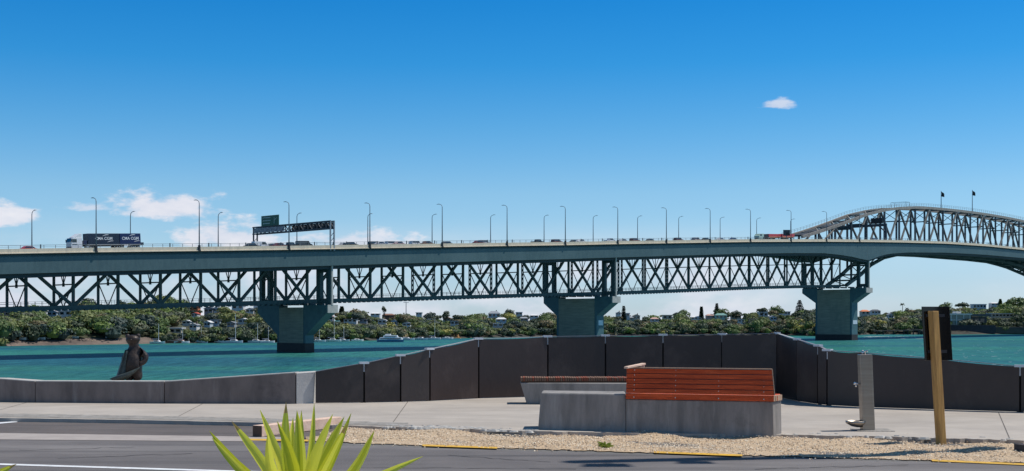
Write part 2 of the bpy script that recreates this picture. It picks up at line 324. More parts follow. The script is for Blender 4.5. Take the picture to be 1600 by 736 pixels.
# gravel bed: uneven sheet plus loose stones
gb = [(480, 688), (560, 692), (700, 697), (1080, 709), (1600, 723), (2400, 742)]
def gz(x, y): return -.045+.035*math.sin(x*1.7+1)*math.sin(y*2.3)+.02*math.sin(x*5.1+y*3.7)+.012*math.sin(x*11+y*9.3)
b = MB(); nx, ny = 260, 12; vs = []
for i in range(nx+1):
    px = 478+(2300-478)*i/nx; ya = interp(px, edge)-1 if px > 545 else interp(px, [(478, 686), (520, 672), (545, 663)]); yb = interp(px, gb)+rv.uniform(-.5, .9)
    for j in range(ny+1):
        q = G(px, ya+(yb-ya)*j/ny, ZR); z = gz(q.x, q.y)
        if j == ny: z = ZR+.002
        elif j == 0: z = -.11
        elif j == 1: z = -.075
        elif j == ny-1 : z = ZR+.012
        vs.append((q.x, q.y, z))
b.add(vs, [(i*(ny+1)+j, i*(ny+1)+j+1, (i+1)*(ny+1)+j+1, (i+1)*(ny+1)+j) for i in range(nx) for j in range(ny)])
tag(build(b, 'gravel_bed', gravel_m, smooth=True), kind='structure')
b = MB()
for i in range(15000):
    px = rv.uniform(500, 1680); ya = interp(px, edge)+.5 if px > 545 else 676; yb = interp(px, gb)+rv.choice([0, 0, 0, 0, 0, 0, .5, 1.2, 4.0])
    q = G(px, rv.uniform(ya, yb), ZR)
    r = rv.uniform(.006, .016); z = gz(q.x, q.y)+r*.3; z = max(z, ZR+.003)
    c = [(q.x+dx*r*rv.uniform(.7, 1.4), q.y+dy*r*rv.uniform(.7, 1.3), z+dz*r*rv.uniform(.5, 1)) for dx, dy, dz in ((1, 0, 0), (-1, 0, 0), (0, 1, 0), (0, -1, 0), (0, 0, 1), (0, 0, -.5))]
    b.add(c, [(0, 2, 4), (2, 1, 4), (1, 3, 4), (3, 0, 4)], rv.randrange(3))
tag(build(b, 'gravel', [mat('pebble_tan', (.66, .49, .33), None, 3, .9), mat('pebble_pale', (.84, .70, .52), None, 3, .9), mat('pebble_brown', (.46, .33, .22), None, 3, .9)]), 'loose tan and cream pebbles spread between the concrete path and the road', 'gravel', kind='stuff')

# ================================================================== LOW CONCRETE BARRIER (left)
def wallface(b, a, c, ta, tc, th=.32):      # a, c ground points; ta, tc top heights; thickness going away from the camera
    d = (c-a); d.z = 0; n = Vector((-d.y, d.x, 0)).normalized()
    if n.y < 0: n = -n
    b.hexa([(a.x, a.y, -.1), (c.x, c.y, -.1), (c.x+n.x*th, c.y+n.y*th, -.1), (a.x+n.x*th, a.y+n.y*th, -.1),
            (a.x, a.y, ta), (c.x, c.y, tc), (c.x+n.x*th, c.y+n.y*th, tc), (a.x+n.x*th, a.y+n.y*th, ta)])
def topz(px, pyt, g): return EYE+(HOR-pyt)/F*g.y
bar = empty('concrete_barrier', (-8, 25, 0), 'low grey precast concrete barrier with stepped joints along the waterside path', 'barrier')
pts = [(-420, 622, 588), (-200, 626, 590), (-4, 628, 592.5), (55, 629, 596.5), (257, 630.5, 597), (462, 631, 583)]
for i in range(len(pts)-1):
    (x0, b0, t0), (x1, b1, t1) = pts[i], pts[i+1]
    if i == 2: x0 += .0
    g0, g1 = G(x0+(.6 if i else 0), b0), G(x1-.6, b1); b = MB()
    z0, z1 = topz(x0, t0, g0), topz(x1, t1, g1)
    n = 8
    for k in range(n):
        u0, u1 = k/n, (k+1)/n; cv = lambda u: z0+(z1-z0)*u - (.0)
        wallface(b, g0.lerp(g1, u0), g0.lerp(g1, u1), cv(u0), cv(u1))
    ws = build(b, 'wall_section', wall_c, bar)
    d_ = (g1-g0).normalized(); n_ = Vector((-d_.y, d_.x, 0)); b = MB(); b.beam(Vector((g0.x, g0.y, z0+.008))+n_*.16, Vector((g1.x, g1.y, z1+.008))+n_*.16, .325, .016); build(b, 'bright_top', mat('bright_concrete_top', (.50, .47, .43), None, 4, .8), ws)  # paler slab added so the top edge looks bright
g0 = G(463, 631); g1 = Vector((g0.x+.30, g0.y+.14, 0)); b = MB()
za = topz(463, 583, g0); b.prism([(g0.x, g0.y), (g1.x, g1.y), (g1.x-.02, g1.y+.5), (g0.x-.1, g0.y+.5)], -.1, [za, za+.02, za+.02, za], top=[(g0.x, g0.y), (g1.x+.04, g1.y), (g1.x+.02, g1.y+.5), (g0.x-.1, g0.y+.5)])
build(b, 'end_block', mat('sunlit_end_concrete', (.56, .53, .49), (.46, .43, .40), 3, .85, .3, 40), bar, .01)  # sunlit look of the end face put into a paler concrete colour

# ================================================================== DARK STEEL PANEL FENCE
fen = empty('panel_fence', (3, 26, 0), 'tall dark brown steel panel fence curving around the seating platform with galvanised post clamps', 'fence')
fp = [(492, 630.5, 581), (569, 629.3, 568), (626, 628, 556), (672, 626.6, 546), (748, 622.5, 530), (856, 619.5, 526.5), (946, 618, 525), (1036, 617.5, 524), (1128, 618, 523),
      (1213, 620.5, 521.5), (1244, 627, 531), (1277, 632, 540.8), (1292, 633.5, 548), (1344, 636.6, 551.3), (1459, 640.4, 560.5), (1594, 644.2, 573), (1740, 648, 586), (1960, 653, 600)]
pmat = [0, 0, 2, 1, 1, 0, 0, 0, 0, 0, 1, 1, 1, 1, 1, 1, 1]
bolt_i = {1, 2, 3, 4, 5, 6, 7, 8, 9, 10, 11, 12, 15}
for i in range(len(fp)-1):
    (x0, b0, t0), (x1, b1, t1) = fp[i], fp[i+1]
    g0, g1 = G(x0, b0), G(x1, b1); z0, z1 = topz(x0, t0, g0), topz(x1, t1, g1)
    d = (g1-g0).normalized(); gap = .003 if i in (8, 9) else (.017 if i+1 in bolt_i or i in bolt_i else .004)
    a, c = g0+d*gap, g1-d*gap; n = Vector((-d.y, d.x, 0)); n = n if n.y > 0 else -n
    b = MB(); k = 6
    for j in range(k):
        u0, u1 = j/k, (j+1)/k
        # slightly sagging top edge
        s0, s1 = -.02*math.sin(u0*math.pi)*(i not in (0, 1)), -.02*math.sin(u1*math.pi)*(i not in (0, 1))
        A, B_ = a.lerp(c, u0), a.lerp(c, u1)
        b.hexa([(A.x, A.y, .01), (B_.x, B_.y, .01), (B_.x+n.x*.05, B_.y+n.y*.05, .01), (A.x+n.x*.05, A.y+n.y*.05, .01),
                (A.x, A.y, z0+(z1-z0)*u0+s0), (B_.x, B_.y, z0+(z1-z0)*u1+s1), (B_.x+n.x*.05, B_.y+n.y*.05, z0+(z1-z0)*u1+s1), (A.x+n.x*.05, A.y+n.y*.05, z0+(z1-z0)*u0+s0)])
    pn = build(b, 'panel', panel_ms[pmat[i]], fen)
    # worn bare top edge
    b = MB(); A, B_ = a+n*.025, c+n*.025; b.beam((A.x, A.y, z0+.006), (B_.x, B_.y, z1+.006), .056, .012); build(b, 'top_edge', rail_w if i in (2, 3, 4, 9) else mat('dull_cap_steel', (.22, .22, .24), None, 5, .5), pn)
    if i in bolt_i:
        b = MB(); q = g0+n*.09; b.tube([(q.x, q.y, 0), (q.x, q.y, z0-.06)], .03, 8); po = build(b, 'post', galv, fen); b = MB(); q = g0+n*.065; b.beam((q.x, q.y, .0), (q.x, q.y, z0-.03), .22 if i == 9 else .11, .012, up=n); build(b, 'gap_backing', mat('gap_black', (.008, .008, .009), None, 3, .8), po)  # black backing strip added behind the joint so its gap reads dark
        b = MB(); b.beam(g0+Vector((0, 0, z0+.012))-d*.095+n*.02, g0+Vector((0, 0, z0+.012))+d*.095+n*.02, .085, .04); b.beam(g0+Vector((0, 0, z0-.02))+n*.03, g0+Vector((0, 0, z0-.16))+n*.03, .03, .03); build(b, 'clamp', mat('clamp_zinc', (.62, .66, .7), None, 5, .5), po)

# ================================================================== BENCHES
def bench_near():
    t = empty('bench', (1.7, 17.7, 0), 'nearer concrete block bench with red slatted timber backrest, standing at the gravel edge', 'bench', 'benches on the platform')
    fl, fr = G(839.5, 677.5, -.06), G(1209, 687, -.06); rc = G(1221.5, 684, -.06)
    bl = Vector((fl.x+.05, fl.y+.62, 0)); br = Vector((rc.x-.02, rc.y+.55, 0))
    d = (fr-fl); L_ = d.length
    def fx(px):   # front point at picture column
        u = (px-839.5)/(1209-839.5); p = fl.lerp(fr, u); p.x = (px-800)/F*p.y; return p
    s = fx(978)
    b = MB(); zt = EYE-(613.5-500)/F*fl.y
    bb = bl.lerp(br, (978-839.5)/369)
    ins = .03
    b.prism([(fl.x, fl.y), (s.x, s.y), (bb.x, bb.y), (bl.x, bl.y)], -.12, zt, top=[(fl.x+.055, fl.y+.012), (s.x, s.y+.012), (bb.x, bb.y), (bl.x+.04, bl.y)])
    build(b, 'concrete_block', bench_c, t, .022)
    zr = EYE-(628.0-500)/F*fr.y
    b = MB(); b.prism([(s.x+.002, s.y), (fr.x, fr.y), (rc.x, rc.y), (br.x, br.y), (bb.x+.002, bb.y)], -.12, zr, top=[(s.x+.002, s.y+.012), (fr.x-.01, fr.y+.012), (rc.x-.008, rc.y+.01), (br.x, br.y), (bb.x+.002, bb.y)])
    build(b, 'concrete_base', bench_c, t, .012)
    # timber seat: edge board and long slats behind it
    sf = s+Vector((-.004, -.012, 0)); rf = Vector((fr.x-.004, fr.y-.012, 0)); rcc = Vector((rc.x-.0, rc.y+.0, 0))
    n = Vector((-(rf-sf).y, (rf-sf).x, 0)).normalized()
    seat = MB(); z0, z1 = zr+.006, zr+.085
    seat.prism([(sf.x, sf.y), (rf.x, rf.y), (rf.x+n.x*.03, rf.y+n.y*.03), (sf.x+n.x*.03, sf.y+n.y*.03)], z0, z1)
    st = build(seat, 'seat', [wood_r, wood_e], t, .004)
    for k in range(1, 9):
        a, c = sf+n*(.001+.062*k), rf+n*(.001+.062*k)+Vector((min(.045, .03*k), 0, 0)); sb = MB()
        sb.prism([(a.x, a.y), (c.x, c.y), (c.x+n.x*.05, c.y+n.y*.05), (a.x+n.x*.05, a.y+n.y*.05)], z0, z1-.004)
        o = build(sb, 'slat', wood_e if k < 2 else wood_r, st, .003)
    sb = MB(); a = rf+Vector((.004, .005, 0)); c = rcc+Vector((.004, -.005, 0)); sb.prism([(a.x, a.y), (c.x, c.y), (c.x-.03, c.y+.02), (a.x-.03, a.y+.02)], z0, z1-.001); build(sb, 'end_trim', wood_e, st)
    # backrest of five boards leaning away
    bk = MB(); nb = 5; zb, ztp = z1+.008, EYE-(577.5-500)/F*(fr.y+.05)
    a0, c0 = sf+n*.012, rf+n*.012
    hb = (ztp-zb)/nb
    back = None
    for k in range(nb):
        zz0 = zb+hb*k; zz1 = zz0+hb-.009; o0 = .004+.012*k; o1 = o0+.011
        b = MB(); p0, p1 = a0+n*o0, c0+n*o0+Vector((-.004*k, 0, 0)); q0, q1 = a0+n*o1, c0+n*o1+Vector((-.004*(k+1), 0, 0))
        b.hexa([(p0.x, p0.y, zz0), (p1.x, p1.y, zz0), (p1.x+n.x*.03, p1.y+n.y*.03, zz0), (p0.x+n.x*.03, p0.y+n.y*.03, zz0), (q0.x, q0.y, zz1), (q1.x, q1.y, zz1), (q1.x+n.x*.03, q1.y+n.y*.03, zz1), (q0.x+n.x*.03, q0.y+n.y*.03, zz1)])
        if back is None:
            back = build(b, 'backrest', wood_r, t, .003)
        else: build(b, 'board', wood_r, back, .003)
    b = MB(); p0, p1 = a0+n*.03, c0+n*.03+Vector((-.075, 0, 0)); b.hexa([(p0.x, p0.y, zb), (p1.x+.06, p1.y, zb), (p1.x+.06+n.x*.03, p1.y+n.y*.03, zb), (p0.x+n.x*.03, p0.y+n.y*.03, zb), (p0.x+n.x*.055, p0.y+n.y*.055, ztp-.005), (p1.x+n.x*.055, p1.y+n.y*.055, ztp-.005), (p1.x+n.x*.09, p1.y+n.y*.09, ztp-.005), (p0.x+n.x*.09, p0.y+n.y*.09, ztp-.005)])
    build(b, 'support_board', dark_m, back)
    b = MB(); q0, q1 = a0+n*.066, c0+n*.066+Vector((-.03, 0, 0)); b.beam((q0.x, q0.y, ztp+.006), (q1.x, q1.y, ztp+.006), .05, .014); build(b, 'top_rail', wood_e, back)
    b = MB()
    q1 = c0+n*.03+Vector((.0, 0, 0)); b.hexa([(q1.x-.0, q1.y-.03, zb), (q1.x+.012, q1.y-.03, zb), (q1.x+.012, q1.y+.03, zb), (q1.x, q1.y+.03, zb), (q1.x-.022, q1.y+.03, ztp), (q1.x-.010, q1.y+.03, ztp), (q1.x-.010, q1.y+.09, ztp), (q1.x-.022, q1.y+.09, ztp)]); build(b, 'end_board', wood_e, back)
    for px in (991, 1057, 1124.5, 1194):
        for k in range(nb+1):
            u = (px-978)/(1209-978); q = a0.lerp(c0, u)+n*(.004+.012*k); zz = zb+hb*(k-.42)
            if k == 0: q = sf.lerp(rf, u); zz = (z0+z1)/2-.01
            b = MB(); b.tube([(q.x, q.y-.006, zz), (q.x, q.y+.02, zz)], .0085, 8); build(b, 'bolt', chrome, back)
    # return arm at the left end
    b = MB(); zt_ = ztp; a = P(978, 575, 17.95); c = P(1006, 570, 18.5); b.beam((a.x, a.y, zt_+.022), (c.x, c.y, zt_+.055), .06, .028); b.beam((c.x-.02, c.y, zt_+.04), (c.x-.02, c.y, z1), .05, .04)
    build(b, 'arm_rest', wood_t, t, .004)
bench_near()
def bench_far():
    t = empty('bench', (1.2, 24.5, 0), 'grey concrete plinth bench topped with brown timber slats, behind the nearer bench', 'bench', 'benches on the platform')
    a, c = G(823, 631.5), G(1150, 634); zt = EYE-(598-500)/F*a.y
    b = MB(); tx = (813-800)/F*a.y
    b.prism([(a.x, a.y), (c.x, c.y), (c.x, c.y+.55), (a.x, a.y+.55)], 0, zt, top=[(tx, a.y-.03), (c.x+.1, c.y-.03), (c.x+.1, c.y+.6), (tx, a.y+.6)])
    build(b, 'concrete_base', bench_c, t, .015)
    x = tx+.01; b = MB(); seat = None
    b.box(tx+.02, c.x+.05, a.y+.0, a.y+.56, zt, zt+.03); seat = build(b, 'seat', mat('dark_batten', (.12, .06, .035), None, 5, .8), t)
    n = 0
    while x < c.x-.02 and n < 95:
        b = MB(); b.box(x, x+.032, a.y-.025+rv.uniform(-.006, .006), a.y+.58, zt+.031, zt+.095+rv.uniform(-.003, .004)); build(b, 'slat', mat('red_slat', (.34, .10, .05), (.2, .06, .03), 6, .7) if rv.random() < .5 else mat('brown_slat', (.26, .14, .085), (.16, .09, .055), 6, .7), seat); x += .0445; n += 1
bench_far()

# ================================================================== DRINKING FOUNTAIN
def fountain():
    q = G(1358, 673.5, 0.0); t = empty('drinking_fountain', q, 'upright brushed stainless steel drinking fountain with side tap and low dog bowl', 'fountain')
    lean = -.042; w_ = .178; h = EYE-(554-500)/F*q.y
    b = MB(); d_ = .16
    def col(x0, x1, y0, y1, z0, z1): b.hexa([(q.x+x0, q.y+y0, z0), (q.x+x1, q.y+y0, z0), (q.x+x1, q.y+y1, z0), (q.x+x0, q.y+y1, z0), (q.x+x0+lean, q.y+y0, z1), (q.x+x1+lean, q.y+y0, z1), (q.x+x1+lean, q.y+y1, z1), (q.x+x0+lean, q.y+y1, z1)])
    col(-w_/2, w_/2, 0, d_, 0, h); build(b, 'column', steel_b, t, .008)
    b = MB(); col(-w_/2+.022, w_/2-.022, -.0035, .02, .2, h-.03); build(b, 'access_panel', steel_b, t, .002)
    b = MB(); x = q.x+lean; b.tube([(x-.0, q.y+.08, h), (x-.0, q.y+.08, h+.035), (x+.02, q.y+.07, h+.055), (x+.04, q.y+.06, h+.05)], .012, 8); b.tube([(x-.03, q.y+.08, h), (x-.03, q.y+.08, h+.05)], .013, 8); b.beam((x-.045, q.y+.08, h+.055), (x-.015, q.y+.08, h+.06), .02, .012); build(b, 'bubbler', chrome, t, smooth=True)
    b = MB(); zt = EYE-(600-500)/F*q.y; x0 = q.x-w_/2+lean*.55; b.tube([(x0, q.y+.07, zt), (x0-.09, q.y+.07, zt+.002)], .014, 8); b.tube([(x0-.055, q.y+.07, zt), (x0-.06, q.y+.06, zt-.045)], .012, 8); b.tube([(x0-.07, q.y+.07, zt-.0), (x0-.07, q.y+.07, zt+.025)], .018, 8); build(b, 'side_tap', chrome, t, smooth=True)
    # dog bowl: shallow dish on the left near the ground
    b = MB(); zc = EYE-(658-500)/F*q.y; x1 = q.x-w_/2+.01; n = 14; vs = []; fs = []
    for j, (rr, zz) in enumerate(((1, .0), (.97, -.03), (.6, -.07), (.25, -.085))):
        for k in range(n):
            a = 2*math.pi*k/n; vs.append((x1-.10+math.cos(a)*.14*rr+(.06*(1-rr)), q.y+.06+math.sin(a)*.12*rr, zc+zz))
    for j in range(3):
        for k in range(n): fs.append((j*n+k, j*n+(k+1) % n, (j+1)*n+(k+1) % n, (j+1)*n+k))
    fs.append(tuple(range(3*n, 4*n))); b.add(vs, fs); o = build(b, 'dog_bowl', steel_b, t, smooth=True); sd = o.modifiers.new('thick', 'SOLIDIFY'); sd.thickness = .008
    b = MB(); b.box(q.x-.2, q.x+.35, q.y-.1, q.y+.3, -.05, .012); tag(build(b, 'footing', rawc, t, .01))
fountain()

# ================================================================== SIGN POST (seen from behind)
def signpost():
    q = G(1470.5, 692.5, -.05); t = empty('sign_post', q, 'leaning square timber post with glossy black sign panel seen from behind', 'sign')
    h = EYE-(486-500)/F*q.y; lean = (1458-1470.5)/F*q.y
    def prism_at(cx, cy, w1, w2, z0, z1, ang, b, pad=0):
        ca, sa = math.cos(ang), math.sin(ang); c4 = [(-w1, -w2), (w1, -w2), (w1, w2), (-w1, w2)]
        l0 = lean*(z0-q.z)/(h-q.z); l1 = lean*(z1-q.z)/(h-q.z)
        b.hexa([(cx+l0+ca*u-sa*v, cy+sa*u+ca*v, z0) for u, v in c4]+[(cx+l1+ca*u-sa*v, cy+sa*u+ca*v, z1) for u, v in c4])
    b = MB(); prism_at(q.x, q.y, .05, .05, -.15, h, R(22), b); build(b, 'post', wood_p, t, .006)
    b = MB(); zt, zb = EYE-(479-500)/F*q.y, EYE-(563.5-500)/F*q.y; prism_at(q.x+.062, q.y+.082, .205, .008, zb, zt, R(12), b); build(b, 'sign_panel', gloss_b, t, .004)
    for z in (zt-.12, zb+.12):
        b = MB(); prism_at(q.x+.045, q.y+.066, .14, .008, z-.02, z+.02, R(12), b); build(b, 'bracket', dark_m, t)
signpost()

# ================================================================== WHEEL STOPS AND TIMBER BEAM
def beam_thing(a, c, w_, h, z0, label, m, me):
    t = empty('timber_beam', (a.x, a.y, z0), label, 'timber beam')
    b = MB(); b.beam((a.x, a.y, z0+h/2), (c.x, c.y, z0+h/2), w_, h); build(b, 'beam', m, t, .008)
    d = (c-a).normalized(); b = MB(); b.beam(Vector((a.x, a.y, z0+h/2))-d*.003, Vector((a.x, a.y, z0+h/2))+d*.02, w_-.01, h-.01); build(b, 'end_grain', me, t)
    return t
a = G(402, 682.5, -.055); c = G(527, 663.5, -.02); a.z = c.z = 0
beam_thing(a, c, .17, .16, -.055, 'pinkish weathered timber beam lying beside the gravel behind the spiky plant', wood_t, mat('dark_end_grain', (.11, .07, .05), None, 20, .9))
a = G(1592, 711, -.05); c = G(1700, 706, -.05); a.z = c.z = 0
beam_thing(a, c, .17, .13, -.05, 'dark timber beam end at the right edge of the gravel', mat('dark_beam', (.06, .045, .04), None, 9, .8), dark_m)

# ================================================================== WEED on the gravel
def weed():
    q = G(946, 700, -.05); b = MB()
    for i in range(46):
        a = rv.random()*6.28; l = rv.uniform(.03, .085); tip = Vector((q.x+math.cos(a)*l*1.7, q.y+math.sin(a)*l, q.z+rv.uniform(.02, .09))); base = Vector((q.x+rv.uniform(-.05, .05), q.y+rv.uniform(-.04, .04), q.z)); s = Vector((-math.sin(a), math.cos(a), .3))*.009
        m_ = base.lerp(tip, .55)+Vector((0, 0, .02)); b.add([base-s*.3, base+s*.3, m_+s, tip, m_-s], [(0, 1, 2, 3, 4)])
    o = build(b, 'weed', leaf_mat('weed_green', (.30, .36, .05), (.16, .22, .03)), org=q); tag(o, 'small yellow green weed growing in the gravel in front of the concrete bench', 'plant')
weed()

# ================================================================== YUCCAS (foreground)
yl_g = leaf_mat('yucca_green', (.60, .60, .04), (.42, .48, .025), .4, .4)
yl_y = leaf_mat('yucca_yellow', (.92, .82, .10), (.70, .64, .06), .4, .4)
yl_b = leaf_mat('yucca_dry_tip', (.55, .38, .12), (.4, .27, .09), .2, .6)
for m_ in (yl_g, yl_y): layer(m_, 9, (1, 1, 1), (.42, .46, .03), .52, .7, .5, 1)
def leaf(b, base, tip, w_, side, sag=.02):
    d = tip-base; n = 10; vs = []; k = d.normalized(); s = k.cross(side).normalized(); u = s.cross(k).normalized(); cv = rv.uniform(-.035, .035); dry = rv.random() < .12
    for i in range(n+1):
        t_ = i/n; ww = w_*.74*(.62+.95*t_)*(1-t_)**.78 if t_ < 1 else 0; ww = max(ww, .0004)
        c = base+d*t_+Vector((0, 0, -sag*math.sin(math.pi*t_)*0.5))+s*cv*math.sin(math.pi*t_); f = rv.uniform(.25, .45)*ww; ww *= rv.uniform(.93, 1.05)
        vs += [c-s*ww+u*f, c-s*ww*.45+u*f*.2, c-u*.001, c+s*ww*.45+u*f*.2, c+s*ww+u*f]
    for i in range(n):
        for j in range(4):
            b.add([vs[i*5+j], vs[i*5+j+1], vs[(i+1)*5+j+1], vs[(i+1)*5+j]], [(0, 1, 2, 3)], 2 if i == n-1 and dry else (1 if j in (0, 3) else 0))
def yucca(name_lbl, cx, cy, Y, tips, extra, sc=1.):
    c = P(cx, cy, Y); g = Vector((c.x, c.y, -.06)); t = empty('yucca', g, name_lbl, 'plant', 'spiky yuccas in the planting bed')
    b = MB(); b.tube([(c.x, c.y, -.06), (c.x+.01, c.y, c.z-.25), (c.x, c.y, c.z)], [.06, .05, .045], 10); build(b, 'trunk', mat('yucca_bark', (.17, .12, .08), None, 20, .9, 1., 40), t)
    for (tx, ty, dy, w_) in tips:
        tp = P(tx, ty, Y+dy); base = c+(tp-c).normalized()*.05; b = MB(); leaf(b, base, tp, w_, Vector((tp.x-c.x, -.6, .2)).cross(tp-c) if False else Vector((0, -1, .15)).cross(tp-base).cross(tp-base)*-1 if False else Vector((.12, -1, .1)), .015)
        y = rv.random() < .7
        build(b, 'leaf', [yl_y if y else yl_g, yl_y if rv.random() < .6 else yl_g, yl_b], t, smooth=True)
    for i in range(extra):
        a = rv.random()*6.28; e = rv.uniform(-.5, .45); l = rv.uniform(.4, .58); tp = c+Vector((math.cos(a)*math.cos(e), math.sin(a)*math.cos(e), math.sin(e)))*l*sc
        # keep lower and rear leaves below the visible fan
        if (tp.z-EYE)/tp.y*F > -(738-500) and 300 < tp.x/tp.y*F+800 < 690: tp.z = EYE-(745-500)/F*tp.y-rv.uniform(0, .1)
        base = c+(tp-c).normalized()*.05; b = MB(); leaf(b, base, tp, .045, Vector((.1, -.5, 1)), .03); build(b, 'leaf', [yl_y if rv.random() < .5 else yl_g, yl_y, yl_b], t, smooth=True)
tips = [(327, 673, -.1, .042), (331, 684, -.2, .05), (362, 658, .0, .044), (406, 640, .1, .04), (418, 678, -.3, .05), (447, 628, .05, .046), (433, 658, -.15, .045), (458, 652, .2, .04), (464, 641, -.05, .05), (471, 641, .15, .036),
        (491, 630, .12, .03), (520, 647, -.1, .046), (538, 651, -.02, .05), (549, 645, .15, .036), (543, 662, -.2, .04), (585, 673, -.05, .048), (661, 713, -.1, .034)]
yucca('yellow and green striped spiky yucca growing at the bottom left of the road view', 468, 812, 5.0, tips, 26)
yucca('second yucca mostly out of view with one leaf tip at the bottom left corner', -75, 800, 5.0, [(26, 725, 0, .04), (-20, 700, .1, .04), (-90, 660, .1, .045), (-140, 670, -.1, .045)], 10, .8)
b = MB(); n = 26
for i in range(n): pass
poly = [(-1.1+1.9*math.cos(2*math.pi*i/n), 4.7+.8*math.sin(2*math.pi*i/n)) for i in range(n)]
b.prism(poly, -.07, .02, top=[(-1.1+(x+1.1)*.95, 4.7+(y-4.7)*.93) for x, y in poly]); tag(build(b, 'planting_bed', soil), kind='structure')

# ================================================================== OFF-FRAME STREET LAMP that throws the long shadow on the road
def street_lamp():
    q = Vector((6.95, 16.15, -.06)); t = empty('street_lamp', q, 'tall steel street lamp beyond the right edge, casting the long shadow on the road', 'street lamp')
    b = MB(); b.tube([q, q+Vector((0, 0, 6)), q+Vector((0, 0, 11.9))], [.2, .2, .16], 10); build(b, 'pole', pole_m, t, smooth=True)
    for z, l, s in ((11.1, .9, 1.), (9.1, .75, .75)):
        b = MB(); a = q+Vector((0, 0, z)); c = a+Vector((-.05*l, -.42*l, .05)); b.tube([a, c], .03, 6); h = build(b, 'arm', pole_m, t)
        b = MB(); b.hexa([(c.x-.3*s, c.y-.22*s, c.z), (c.x+.3*s, c.y-.22*s, c.z), (c.x+.25*s, c.y+.12, c.z), (c.x-.25*s, c.y+.12, c.z), (c.x-.25*s, c.y-.15, c.z+.09), (c.x+.25*s, c.y-.15, c.z+.09), (c.x+.2*s, c.y+.1, c.z+.09), (c.x-.2*s, c.y+.1, c.z+.09)]); build(b, 'lamp_head', dark_m, h)
street_lamp()

